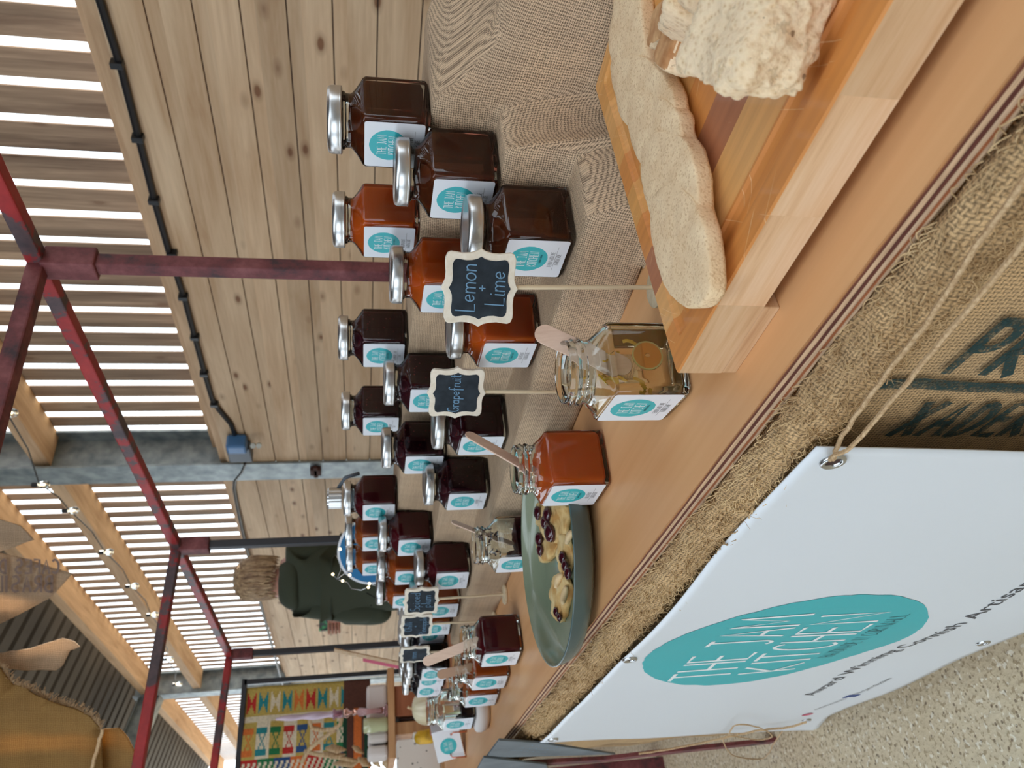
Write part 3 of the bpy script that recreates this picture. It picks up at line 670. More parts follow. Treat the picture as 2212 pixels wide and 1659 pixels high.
# thick frayed roll under the edge
m = MB()
def roll(u, v):
    y = -1.5 + u * 2.9; a = v * 2 * PI; q = Vector((y * 14, math.cos(a) * 1.2, math.sin(a) * 1.2))
    r = .0165 + mnoise.noise(q) * .005 + mnoise.noise(q * 4) * .003
    return (-.004 + math.cos(a) * r * .8, y, -.041 + math.sin(a) * r * 1.35 + mnoise.noise(Vector((y * 3, 5, 0))) * .004)
m.grid(roll, 400, 14, uvfn=lambda u, v: (u * 2.9, v * .11)); m.build('rolled_edge', 'sack', t, smooth='all')
m = MB()
for i in range(5200):
    near = i < 4600
    y = random.uniform(-.45, .9) if near else random.uniform(.9, 1.38)
    a = random.uniform(.45 * PI, 1.6 * PI); r = .0185; b = Vector((-.004 + math.cos(a) * r * .85, y, -.041 + math.sin(a) * r * 1.4))
    out = Vector((math.cos(a), 0, math.sin(a))); d = Vector((random.uniform(-.3, .3), random.choice((-1, 1)) * random.uniform(.4, 1), random.uniform(-1, .8))).normalized(); L = random.uniform(.004, .012)
    hgt = random.uniform(.001, .004); c0 = b - out * .003; pts = [c0, c0 + d * L * .33 + out * hgt * 1.2, c0 + d * L * .7 + out * hgt, c0 + d * L + out * random.uniform(-.003, .002)]
    m.tube(pts, .00045 if near else .0006, 3, cap=False)
for i in range(130):
    y = random.uniform(-.45, 1.5); a = random.uniform(.6 * PI, 1.6 * PI); b = Vector((-.004 + math.cos(a) * .016, y, -.041 + math.sin(a) * .026)); p = b; pts = [b]; d = Vector((random.uniform(-1, -.1), random.uniform(-1, 1), random.uniform(-1, .3))).normalized()
    for k in range(4): p = p + d * .0035; d = (d + Vector([random.uniform(-.5, .5) for _ in range(3)])).normalized(); pts.append(p)
    m.tube(pts, .00018, 3, cap=False)
o = m.build('fringe', 'jute_fibre', t, smooth='all'); o['kind'] = 'stuff'
# printing on the sack skirt: letters run downwards
pr = MB()
for txt, q, h, sx in (('PR', (2180, 765), .052, .9), ('XADERN', (2145, 925), .044, .85)):
    c = pxx(q[0], q[1], .262) - Vector((.259, .5, TZ)); c.x = -.004 + .0; M4 = frame_m(c, (0, .12, -1), (0, -1, 0)); strokes(pr, txt, 0, -h / 2, h, .0085, 0, M4, 0, sx=sx, gap=.3)
c = pxx(2100, 848, .262) - Vector((.259, .5, TZ)); c.x = -.004; M4 = frame_m(c, (0, .12, -1), (0, -1, 0)); pr.ribbon([(-.09, -.002), (-.05, .004), (0, .001), (.09, .0)], .012, 0, M4)
pr.v = [(skirt((y + 1.6) / 3.0, min(1, max(0, (-.03 - z) / .62)))[0] - .0035, y, z) for x, y, z in pr.v]
o = M('sack_print', rough=.95, col=lin(34, 60, 60)); c_ = o.coord('Object'); o.set('alpha', (o.noise(c_, 420, 2) * .7 + o.noise(c_, 60, 3) * .5 - .22) * 2.2); MT['sack_print'] = o.m
pr.build('printing', 'sack_print', t)

# ================================================================== BANNER
BX = .236
def yz(x, y): p = pxx(x, y, BX); return (p.y, p.z)
top = [yz(*q) for q in ((1762, 960), (1722, 1003), (1640, 1100), (1500, 1262), (1362, 1412), (1260, 1515), (1163, 1603))]
bot = [(.47, -.905)] + [yz(*q) for q in ((2212, 1360), (2122, 1402), (2021, 1448), (1862, 1518), (1790, 1550), (1764, 1578))]
def lerp_poly(P, u):
    d = [0]
    for a, b in zip(P, P[1:]): d.append(d[-1] + math.hypot(a[0] - b[0], a[1] - b[1]))
    s = u * d[-1]
    for i in range(len(P) - 1):
        if s <= d[i + 1] + 1e-9: f = (s - d[i]) / max(1e-9, d[i + 1] - d[i]); return (P[i][0] + (P[i + 1][0] - P[i][0]) * f, P[i][1] + (P[i + 1][1] - P[i][1]) * f)
    return P[-1]
def bx(y, z): return BX + .0015 * math.sin(y * 17 + z * 5) + mnoise.noise(Vector((y * 4, z * 4, 1))) * .006
def ban(u, v):
    a = lerp_poly(top, u); b = lerp_poly(bot, u); s = yz(1862, 950)
    y = a[0] + (b[0] - a[0]) * v; z = a[1] + (b[1] - a[1]) * v
    return (bx(y, z), y, z + CZ)
t = thing('banner', 'white vinyl banner with a teal oval logo tied along the table front', 'banner', (0, 0, 0))
m = MB(); m.grid(ban, 90, 50); m.build('sheet', 'banner_vinyl', t, smooth='all', solid=.0012)
def banner_ink(mb): mb.v = [(bx(y, z - CZ) - .00045 - (BX - x) * .5, y, z) for x, y, z in mb.v]; return mb
# logo: fit of the oval on the sheet
q0 = pxx(1388, 1430, BX); q1 = pxx(2026, 1322, BX); qa = pxx(1790, 1289, BX); qb = pxx(1560, 1477, BX)
LZ = (q0.z + q1.z) / 2 ; LY = (qa.y + qb.y) / 2; RZ_ = (q0.z - q1.z) / 2; RY_ = abs(qb.y - qa.y) / 2
LM = frame_m(Vector((BX, LY, LZ + CZ)), (0, -1, 0), (0, 0, 1))
LM = LM @ Matrix.Rotation(math.radians(2), 4, 'Z')
m = MB(); n = 120; out = [(RY_ * (1 + .006 * math.sin(k * 7.3) + random.uniform(-.006, .006)) * math.cos(2 * PI * k / n), RZ_ * (1 + random.uniform(-.006, .006)) * math.sin(2 * PI * k / n)) for k in range(n)]
rings = [[LM @ Vector((x * f * 1.0 + .004, y * f * 1.035 - .006, 0)) for x, y in out] for f in (1, .8, .6, .4, .2, .02)]
m.loft(rings, 0, False, True)
for k in range(n):                                   # brush edge streaks
    pass
banner_ink(m); m.build('logo', 'teal', t)
m = MB(); hL = RZ_ * .5
strokes(m, 'THE JAM', 0, RZ_ * .08, hL, .0055, .0008, LM, 0, sx=.8, gap=.17); strokes(m, 'KITCHEN', 0, -RZ_ * .52, hL, .0055, .0008, LM, 0, sx=.8, gap=.17)
banner_ink(m); m.build('logo_lettering', 'ink_white', t)
m = MB(); strokes(m, 'HANDMADE IN CORNWALL', .02, -RZ_ * .72, .022, .0013, .0008, LM, 0, sx=.75, gap=.16); banner_ink(m); m.build('logo_lettering', 'label_teal_dark', t)
def bline(txt, qa, qb, size, mat_, nm='lettering'):
    """line of printed text between two measured points on the sheet"""
    a = W(pxx(*qa, BX)); b = W(pxx(*qb, BX)); c = (a + b) / 2; xd = (b - a); M4 = frame_m(c, xd, (0, 0, 1) if abs(xd.z) < .9 * xd.length else (0, -1, 0))
    o = font_text(nm, txt, size, mat_, M4, t, ext=0.0)
    w = max(v.co.dot(xd.normalized()) for v in o.data.vertices) - min(v.co.dot(xd.normalized()) for v in o.data.vertices)
    f = xd.length / w; mi = M4.inverted(); sc_ = M4 @ Matrix.Diagonal((f, 1, 1, 1)) @ mi; o.data.transform(sc_)
    for v in o.data.vertices: v.co.x = bx(v.co.y, v.co.z - CZ) - .0006
    return o
bline('Award Winning Cornish Artisan', (1745, 1500), (2230, 1256), .034, 'ink_grey')
bline('The Jam Kitchen', (1845, 1496), (1922, 1463), .0145, 'ink_grey'); bline('thejamkitchencs', (1760, 1532), (1824, 1506), .0135, 'ink_grey')
c = W(pxx(1838, 1500, BX)); M4 = frame_m(c, (0, -1, 0), (0, 0, 1)); m = MB(); m.poly([(-.011, -.011), (.011, -.011), (.011, .011), (-.011, .011)], 0, .0006, M4); banner_ink(m); m.build('social_icon', 'ink_blue', t)
m = MB(); strokes(m, 'f', .002, -.004, .014, .003, .0022, M4); m.v = [(bx(y, z - CZ) - .0026, y, z) for x, y, z in m.v]; m.build('social_icon', 'ink_white', t)
c = W(pxx(1744, 1543, BX)); M4 = frame_m(c, (0, -1, 0), (0, 0, 1));
m = MB(); m.add([M4 @ Vector((.011 * math.cos(a * PI / 8), .011 * math.sin(a * PI / 8), .001)) for a in range(16)], [tuple(range(16))]); banner_ink(m); m.build('social_icon', 'ink_pink', t)
EY = [(1797, 990), (1361, 1427), (1194, 1592), (1742, 1556), (2122, 1384)]
for q in EY:
    p = pxx(*q, BX); c = Vector((bx(p.y, p.z) - .0006, p.y, p.z + CZ)); m = MB(); rr = .0098
    m.loft([[c + Vector((-hh, r * math.cos(2 * PI * k / 28), r * math.sin(2 * PI * k / 28))) for k in range(28)] for r, hh in ((rr, -.0005), (rr * .98, .001), (rr * .88, .0022), (rr * .72, .0024), (rr * .58, .0012), (rr * .55, -.002))], 0, False, False)
    m.build('eyelet', 'eyelet_metal', t, smooth='all')
    m = MB(); m.add([c + Vector((.0002 - .0006, rr * .56 * math.cos(2 * PI * k / 20), rr * .56 * math.sin(2 * PI * k / 20))) for k in range(20)], [tuple(range(20))[::-1]]); m.build('eyelet_hole', 'cork_dark', t)
c0 = pxx(1797, 990, .228)
twine('twine', [W(v) for v in (pxx(1793, 994, .233), pxx(1800, 985, .224), pxx(1850, 955, .222), pxx(1960, 825, .222), pxx(2078, 684, .222), pxx(2212, 522, .222), pxx(2330, 380, .222))], .0016, 'pale jute twine tied through the near banner eyelet, front strand')
twine('twine', [W(v) for v in (pxx(1800, 992, .230), pxx(1820, 942, .230), pxx(1920, 800, .230), pxx(2012, 682, .230), pxx(2130, 500, .230), pxx(2260, 330, .230))], .0016, 'pale jute twine tied through the near banner eyelet, rear strand')

# ================================================================== BURLAP OVER THE STEPPED RISERS
def ss(a, b, x): t_ = min(1, max(0, (x - a) / (b - a))); return t_ * t_ * (3 - 2 * t_)
def pl(x, P):
    if x <= P[0][0]: return P[0][1]
    for (a, va), (b, vb) in zip(P, P[1:]):
        if x <= b: return va + (vb - va) * (x - a) / (b - a)
    return P[-1][1]
R1 = [(.45, .5745), (.6, .577), (.78, .590), (.91, .599), (1.08, .594), (1.2, .575), (1.36, .568), (1.8, .574)]
R2 = [(.45, .646), (.6, .654), (.78, .672), (.91, .679), (1.08, .675), (1.2, .65), (1.36, .638), (1.8, .642)]
def terrace(X, Y):
    F = .4925 + .003 * math.sin(Y * 11)
    z = TZ + .001
    z += .064 * ss(F - .008, F + .006, X); r1 = pl(Y, R1); z += .065 * ss(r1 - .005, r1 + .004, X); r2 = pl(Y, R2); z += .065 * ss(r2 - .005, r2 + .004, X)
    z -= .194 * ss(.79, .83, X)
    return z
def sweep(X, Y):
    """the loose end of the cloth, bunched beyond the steps"""
    b = pl(X, [(.60, -.262), (.645, -.25), (.67, -.205), (.72, -.165), (.80, -.115), (.86, -.08), (.93, -.062), (.97, -.09), (1.02, -.2), (1.04, -.262)])
    w = 1 - ss(.40, .46, Y)
    f = 0
    for (x0, y0, x1, y1, amp, wd) in ((.66, .40, .83, .18, .045, .022), (.70, .43, .92, .33, .022, .02), (.655, .33, .74, .10, .040, .02), (.78, .30, .90, .02, .035, .03)):
        dx, dy = x1 - x0, y1 - y0; L = math.hypot(dx, dy); t_ = ((X - x0) * dx + (Y - y0) * dy) / L / L; d = ((X - x0) * dy - (Y - y0) * dx) / L
        f += amp * math.exp(-(d / wd) ** 2) * ss(-.25, .2, t_) * (1 - ss(.85, 1.3, t_))
    return b + f * w + .006 * mnoise.noise(Vector((X * 14, Y * 14, 0)))
def cloth_z(X, Y):
    a = terrace(X, Y); b = sweep(X, Y)
    end = ss(.412, .452, Y + .004 * math.sin(X * 60))            # the low end of the steps by the board
    w = ss(.325, .462, Y + (X - .7) * .10)
    lo = TZ + .001 + (a - TZ - .001) * end
    far = b + (a - b) * w
    k = ss(.622, .662, X)
    z = lo + (far - lo) * k
    # creases on the risers
    z += .0035 * mnoise.noise(Vector((X * 9, Y * 30, 2))) * (1 if abs((a + .263) % .065) > .004 else .15)
    return z
xs = sorted(set([round(.474 + i * .0032, 4) for i in range(178)]))
ys = [-.30 + i * .0065 for i in range(int(2.07 / .0065))]
V = []; UVc = {}; Fc = []
for j, y in enumerate(ys):
    s_ = 0; pz_ = None
    for i, x in enumerate(xs):
        z = cloth_z(x, y)
        if y > 1.745: z = TZ + .001 + (z - TZ - .001) * (1 - ss(1.745, 1.768, y))
        if pz_ is not None: s_ += math.hypot(x - xs[i - 1], (z - pz_) * 1.0)
        pz_ = z; UVc[len(V)] = (y, s_); V.append((x, y, z + CZ))
n = len(xs)
for j in range(len(ys) - 1):
    for i in range(n - 1):
        if ys[j] < .410 and xs[i] < .636: continue
        zmid = V[j * n + i][2] - CZ
        if zmid < TZ + .0022 and V[(j + 1) * n + i + 1][2] - CZ < TZ + .0022 and (xs[i] < .486 or xs[i] > .84): continue
        Fc.append((j * n + i, j * n + i + 1, (j + 1) * n + i + 1, (j + 1) * n + i))
m = MB(); m.add(V, Fc); m.uv = UVc
o = m.build('burlap_cover', 'burlap', smooth='all', solid=.0018)
def _cn(x, y, h=.009):                          # threads follow the way each part of the cloth hangs
    gx = abs(cloth_z(x + h, y) - cloth_z(x - h, y)); gy = abs(cloth_z(x, y + h) - cloth_z(x, y - h)); return gx >= gy * 1.1
_ul = o.data.uv_layers[0].data
for p_ in o.data.polygons:
    c_ = p_.center; k_ = _cn(c_.x, c_.y)
    for li in p_.loop_indices:
        v_ = o.data.vertices[o.data.loops[li].vertex_index].co; _ul[li].uv = (v_.y, v_.x + v_.z) if k_ else (v_.y - v_.z, v_.x)
tag(o, 'brown open-weave burlap cloth draped over three stepped risers under the jars', 'cloth')
def zc(X, Y): return cloth_z(X, Y)
for q, X in (((1040, 213), .715), ((1195, 338), .64), ((1062, 875), .64), ((992, 1140), .64)):
    lo_, hi_ = .35, 2.0; d = ray(*q)                             # meet the cloth along the view direction
    for k in range(500):
        D = lo_ + (hi_ - lo_) * k / 500; p = d * D
        if .48 < p[0] < 1 and cloth_z(p[0], p[1]) > p[2]: break
    c = W(p) - Vector(FW) * .0012; m = MB(); m.tube([c - Vector(UP) * .0055 + Vector(RT) * .001, c - Vector(FW) * .001, c + Vector(UP) * .0055], .0005, 5); o = m.build('staple', 'staple')
    tag(o, {0: 'dark staple in the burlap right of the middle lemon and lime jar', 1: 'dark staple in the burlap right of the nearest tall lemon and lime jar', 2: 'dark staple in the burlap behind the Grapefruit chalkboard sign', 3: 'dark staple in the burlap between the berry jars and the jam-streaked open jar'}[[213, 338, 875, 1140].index(q[1])], 'staple')

# ================================================================== JARS
def ring(z, hs, n_, N=40):
    R_ = []
    for k in range(N):
        a = 2 * PI * (k + .5) / N; c, s_ = math.cos(a), math.sin(a); e = 2 / n_
        R_.append((hs * math.copysign(abs(c) ** e, c), hs * math.copysign(abs(s_) ** e, s_), z))
    return R_
OUT = [(0, .027, 8), (.0012, .0305, 11), (.004, .0325, 14), (.0635, .0325, 14), (.0665, .0318, 10), (.0685, .0305, 6), (.0725, .0282, 3.4), (.0765, .0264, 2.3), (.0785, .0262, 2), (.083, .0264, 2), (.0845, .0282, 2), (.0862, .0284, 2), (.0878, .0266, 2), (.0905, .0272, 2), (.092, .0282, 2), (.0938, .0268, 2), (.0965, .0268, 2), (.098, .0262, 2)]
def glass_mesh(full):
    m = MB(); rings = [ring(*s_) for s_ in OUT]
    if full:
        w = .0026
        inn = [(.0978, .0243, 2), (.094, .0238, 2), (.079, .0236, 2), (.0765, .024, 2.4), (.0715, .0262, 3.6), (.067, .0282, 6), (.064, .0298, 11), (.009, .0298, 11), (.0065, .027, 8), (.006, .018, 5)]
        rings += [ring(*s_) for s_ in inn]
    m.loft(rings, 0, True, full); return m
def jam_mesh(top=.0795, wob=0.0):
    m = MB(); secs = [(.0056, .0185, 5), (.0062, .0272, 8), (.0088, .0300, 11), (.0638, .0300, 11), (.067, .0285, 6), (.0715, .0265, 3.6), (.0765, .0242, 2.4), (.0795, .0238, 2)]
    rs = [s_ for s_ in secs if s_[0] < top - .001]; last = rs[-1]
    nxt = [s_ for s_ in secs if s_[0] >= top - .001]
    hs, nn = (nxt[0][1], nxt[0][2]) if nxt else (last[1], last[2])
    rs.append((top, hs, nn)); R_ = [ring(*s_) for s_ in rs]
    for f in (.8, .5, .2): R_.append([(x * f, y * f, top + wob * mnoise.noise(Vector((x * f * 90, y * f * 90, 1)))) for x, y, z in ring(top, hs, nn)])
    m.loft(R_, 0, True, True); return m
def lid_mesh():
    m = MB(); m.lathe([(.0285, .0868), (.0322, .0865), (.0334, .0874), (.0330, .0885), (.0332, .0895), (.0332, .0968), (.0322, .0995), (.0305, .1008), (.0290, .1010), (.0280, .1000), (.0240, .0996), (.0, .0997)], 40, cap0=False, cap1=False); return m
def label_mesh(lines, seed=0):
    random.seed(100 + seed); m = MB(); M4 = frame_m(Vector((-.03262, 0, .0352)), (0, -1, 0), (0, 0, 1))
    W_, H_, r = .028, .0295, .0028; o_ = []
    for cx, cy_, a0 in ((W_ - r, H_ - r, 0), (-W_ + r, H_ - r, 90), (-W_ + r, -H_ + r, 180), (W_ - r, -H_ + r, 270)):
        o_ += [(cx + r * math.cos(math.radians(a0 + k * 22.5)), cy_ + r * math.sin(math.radians(a0 + k * 22.5))) for k in range(5)]
    m.poly(o_, 0, .00022, M4, 0)
    n = 48; m.add([M4 @ Vector((.0188 * (1 + random.uniform(-.012, .012)) * math.cos(2 * PI * k / n), .0062 + .0188 * (1 + random.uniform(-.012, .012)) * math.sin(2 * PI * k / n), .0003)) for k in range(n)], [tuple(range(n))], 1)
    strokes(m, 'THE JAM', 0, .0082, .0088, .00062, .00038, M4, 2, sx=.62, gap=.2); strokes(m, 'KITCHEN', 0, -.0028, .0088, .00062, .00038, M4, 2, sx=.62, gap=.2)
    strokes(m, 'HANDMADE IN CORNWALL', .0008, -.0068, .0021, .00022, .00038, M4, 4, sx=.55)
    ly = -.0185
    for k, tx in enumerate(lines): strokes(m, tx, 0, ly - k * .0062, .0042, .00036, .0003, M4, 3, sx=.62, gap=.22)
    a, b = (-.017, -.003), (.004, .017)
    m.ribbon([(-.017, ly - .0015), (.0015, ly - .0015)], .00025, .0003, M4, 3); m.ribbon([(.0005, ly + .0054 - .0069), (.019, ly - .0015)], .00025, .0003, M4, 3)
    return m
LBL = ['white_paper', 'teal', 'ink_white', 'ink_grey', 'label_teal_dark']
PROTO = {}
def proto(kind, jam, lines, seed):
    """a filled square jar: glass, preserve, label, lid"""
    t = thing('jam_jar', 'x', 'jar')
    g = glass_mesh(False).build('glass', 'thin_glass', t, smooth=True)
    j = jam_mesh(.0800, .003).build('preserve', jam, t, smooth=True)
    l = label_mesh(lines, seed).build('label', LBL, t)
    d = lid_mesh().build('lid', 'lid_chrome', t, smooth='all')
    PROTO[kind] = [t, False]; return t
proto('lemon', 'jam_lemon', ['LEMON AND LIME', 'MARMALADE'], 1)
proto('grapefruit', 'jam_grapefruit', ['GRAPEFRUIT', 'MARMALADE'], 2)
proto('berry', 'jam_berry', ['RASPBERRY AND', 'JAM'], 3)
proto('berry2', 'jam_berry', ['RASPBERRY', 'JAM'], 4)
proto('plum', 'jam_plum', ['SPICED PLUM', 'JAM'], 5)
proto('chilli', 'jam_chilli', ['CHILLI AND', 'PINEAPPLE'], 6)
proto('black', 'jam_black', ['BLACK', 'JAM'], 7)
def strip_parts(root, keep):
    pass
def put(kind, X, Y, z, th, label, group):
    p = PROTO[kind]
    if not p[1]: o = p[0]; p[1] = True
    else: o = copy_tree(p[0])
    o.location = (X, Y, z + CZ); o.rotation_euler = (0, 0, math.radians(th)); tag(o, label, 'jar', group); return o
ZB, ZM, ZL = -.068, -.133, -.198
gB, gM, gL = 'filled jars on the top step', 'filled jars on the middle step', 'filled jars on the bottom step'
JARS = [
 ('lemon', .672, .498, ZB, -3, 'tall brown lemon and lime jar on the top step, nearest of that row', gB),
 ('lemon', .610, .508, ZM, -7, 'dark brown lemon and lime jar on the middle step, beside a burlap staple', gM),
 ('lemon', .538, .513, ZL, -7, 'dark brown marmalade jar on the bottom step, behind the Lemon + Lime sign', gL),
 ('grapefruit', .697, .657, ZB, -6, 'bright orange grapefruit jar on the top step, between lemon jar and steel post', gB),
 ('grapefruit', .609, .655, ZM, -8, 'orange grapefruit jar on the middle step, cut by the Lemon + Lime sign', gM),
 ('grapefruit', .546, .677, ZL, -8, 'orange grapefruit jar on the bottom step, left of the Lemon + Lime sign', gL),
 ('berry', .718, .912, ZB, 0, 'dark berry jar on the top step, directly left of the steel post', gB),
 ('berry2', .729, 1.128, ZB, 0, 'dark seeded berry jar on the top step, second left of the steel post', gB),
 ('berry', .640, .916, ZM, 1, 'dark berry jar on the middle step, label cut by the Grapefruit sign', gM),
 ('berry2', .623, 1.074, ZM, 0, 'dark berry jar on the middle step, left of the Grapefruit sign', gM),
 ('berry', .560, .906, ZL, -4, 'dark berry jar on the bottom step, lid just under the Grapefruit sign', gL),
 ('berry2', .562, 1.085, ZL, 0, 'dark seeded berry jar on the bottom step with full label, behind the plate', gL),
 ('plum', .670, 1.344, ZB, 5, 'deep red plum jar on the top step below the ribbed silver bottle cap', gB),
 ('plum', .604, 1.364, ZM, 8, 'deep red plum jar on the middle step, nearest of its far group', gM),
 ('plum', .532, 1.355, ZL, 10, 'dark plum jar on the bottom step, right of the Spiced plum chalkboard', gL),
 ('chilli', .684, 1.525, ZB, 6, 'orange chilli jar on the top step in front of the blue disc', gB),
 ('chilli', .680, 1.655, ZB, 6, 'amber jar at the far end of the top step, in front of the blue disc', gB),
 ('chilli', .604, 1.517, ZM, 7, 'orange chilli jar on the middle step, second of the far group', gM),
 ('chilli', .604, 1.660, ZM, 7, 'amber jar at the far end of the middle step, beside the dark sleeve', gM),
 ('chilli', .538, 1.537, ZL, 8, 'rusty chilli jar on the bottom step, half behind the Spiced plum sign', gL),
 ('chilli', .552, 1.700, ZL, 10, 'rusty jar ending the bottom step, under the Chilli + Pineapple sign', gL),
]
for a in JARS: put(*a)
# black preserve jars on a low board further along
t = thing('display_board', 'low brown wooden board carrying the black preserve jars', 'board', (.62, 2.16, CZ + TZ))
m = MB(); m.box((-.17, -.33, 0), (.42, .36, .058)); m.build('board', 'crate_wood', t, bevel=.003)
zz = TZ + .0583; r_ = random.Random(5); gK = 'black preserve jars on the low board'
NB = [(.500, 1.880, 'nearest of the front row'), (.505, 1.965, 'front row, its label just left of the fourth chalkboard'), (.502, 2.052, 'front row, leftmost with a full label')]
for X, Y, s_ in NB: put('black', X, Y, zz, 12 + r_.uniform(-3, 3), 'black preserve jar, ' + s_, gK)
for i in range(3):
    for j in range(5):
        if i == 2 and j == 0: continue
        X = .585 + i * .085 + r_.uniform(-.004, .004); Y = 1.875 + j * .083 + r_.uniform(-.003, .003) - i * .004
        put('black', X, Y, zz, 12 + r_.uniform(-4, 4), 'black preserve jar on the low board, %s row, %s from the near end' % (('second', 'third', 'rear')[i], ('first', 'second', 'third', 'fourth', 'fifth')[j - (i == 2)]), gK)
for kp in PROTO.values():
    assert kp[1]

# open tasting jars on the table
def sample_jar(X, Y, th, jam, lines, label, seed, top, extras=None, dz=0.0):
    t = thing('tasting_jar', label, 'jar', (X, Y, CZ + TZ + dz + .0003), math.radians(th), 'open tasting jars on the table')
    glass_mesh(True).build('glass', 'clear_glass', t, smooth=True)
    jm = jam_mesh(top, .006).build('preserve', jam, t, smooth=True)
    label_mesh(lines, seed).build('label', LBL, t)
    if extras: extras(t, jm)
    return t
def lemon_bits(t, jm):
    M4 = frame_m(Vector((.001, -.0285, .034)), (1, 0, 0), (0, .15, 1)); m = MB(); n = 24
    for r0, r1, mi in ((.013, .0116, 0), (.0116, .002, 1)):
        m.loft([[M4 @ Vector((r * math.cos(2 * PI * k / n), r * math.sin(2 * PI * k / n), z)) for k in range(n)] for r, z in ((r0, .0), (r0, .002), (r1, .002), (r1, .0))], mi, False, False)
    m.build('lemon_slice', ['peel_pith', 'lemon_flesh'], jm)
    for k in range(9):
        a = random.uniform(0, 6.28); x, y, z = random.uniform(-.02, .02), random.uniform(-.024, .012), random.uniform(.02, .062)
        m = MB(); m.tube([(x + .007 * math.cos(a + u) - .006, y + .005 * math.sin(a + u), z + u * .006) for u in (0, .5, 1, 1.5, 2.0)], .0016, 5, squash=.4); m.build('peel_strip', 'lemon_peel', jm, smooth=True)
simple('lemon_peel', lin(210, 160, 40), .4); simple('peel_pith', lin(226, 196, 120), .5); simple('lemon_flesh', lin(240, 150, 60), .3); 
sample_jar(.360, .500, -11, 'jam_lemon_sample', ['LEMON AND LIME', 'MARMALADE'], 'open glass jar of pale lemon marmalade with slices, behind the chopping board corner', 11, .0615, lemon_bits)
sample_jar(.392, .727, -4, 'jam_grapefruit', ['GRAPEFRUIT', 'MARMALADE'], 'open jar of orange grapefruit marmalade standing before the green plate', 12, .0735)
def smear(t, jm):
    m = MB()
    for k in range(16):
        a = random.uniform(2.4, 6.6); r = .0235; z = random.uniform(.066, .094); p = []
        for u in range(5): p.append((r * math.cos(a + u * .1), r * math.sin(a + u * .1), z + random.uniform(-.004, .004) - u * .001))
        m.tube(p, random.uniform(.0008, .0022), 6, squash=.6)
    m.build('jam_smear', 'jam_dollop', jm, smooth=True)
sample_jar(.446, 1.062, 1, 'jam_berry', ['RASPBERRY', 'JAM'], 'open half-empty berry jar streaked with jam, behind the green plate', 13, .038, smear)
sample_jar(.370, 1.289, 6, 'jam_plum', ['SPICED PLUM', 'JAM'], 'open deep red plum jar with a pale stick, nearest of the far tasting row', 14, .070)
sample_jar(.366, 1.428, 8, 'jam_chilli', ['CHILLI AND', 'PINEAPPLE'], 'open amber jar with dark wooden stick, second of the far tasting row', 15, .062)
sample_jar(.363, 1.550, 8, 'jam_chilli', ['CHILLI', 'JAM'], 'open amber jar without stick, third of the far tasting row', 16, .060)
sample_jar(.352, 1.700, 11, 'jam_black', ['BLACK', 'JAM'], 'almost empty tasting jar with dark dregs, leftmost, raised on a white tub', 17, .030, dz=.0302)
def stick(p0, p1, wv, label, mat_='stick_wood', w=.0085, th=.0018):
    """flat rounded spatula from its foot to its tip"""
    a, b = Vector(p0), Vector(p1); d = (b - a); L = d.length; yv = d.normalized(); xv = Vector(wv); xv = (xv - yv * xv.dot(yv)).normalized(); M4 = frame_m(a, xv, yv)
    o_ = [(w * math.cos(PI * k / 8), L - w + w * math.sin(PI * k / 8)) for k in range(9)] + [(-w + 2 * w * (1 - k / 8) * 0 - 0, 0)] * 0 + [(w * math.cos(PI + PI * k / 8), w + w * math.sin(PI + PI * k / 8)) for k in range(9)]
    m = MB(); m.poly(o_, -th / 2, th / 2, M4); o = m.build('wooden_stick', mat_, bevel=.0004); return tag(o, label, 'stick', 'tasting sticks in the jars')
dj = lambda X, Y: float(np.dot((X, Y, TZ + .09), FW))
stick(W((.352, .489, TZ + .046)), W(pd(1157, 713, dj(.36, .50) + .012)), RT * .8 + FW * .25 - UP * .2, 'wide wooden tasting stick leaning in the open lemon marmalade jar', w=.0088)
stick(W((.388, .735, TZ + .068)), W(pd(1006, 935, dj(.392, .727) + .02)), RT * .3 + FW * .6, 'wooden tasting stick leaning out of the orange grapefruit jar', w=.0085)
stick(W((.448, 1.070, TZ + .04)), W(pd(975, 1126, dj(.446, 1.062) + .02)), RT * .25 + FW, 'thin wooden tasting stick seen edge-on in the jam-streaked jar', w=.007)
stick(W((.372, 1.287, TZ + .066)), W(pd(914, 1432, dj(.37, 1.289) + .0)), RT + UP * .3, 'pale pinkish stick standing in the open plum jar', w=.0085)
stick(W((.366, 1.430, TZ + .058)), W(pd(944, 1459, dj(.366, 1.428) + .0)), RT + UP * .3, 'darker brown stick in the open amber jar', 'stick_wood_dark', w=.0085)
o = stick(W((.366, 1.552, TZ + .056)), W(pd(923, 1441, dj(.363, 1.55) + .05)), FW, 'short white spoon tip above the open amber jars', 'white_paper', w=.004)

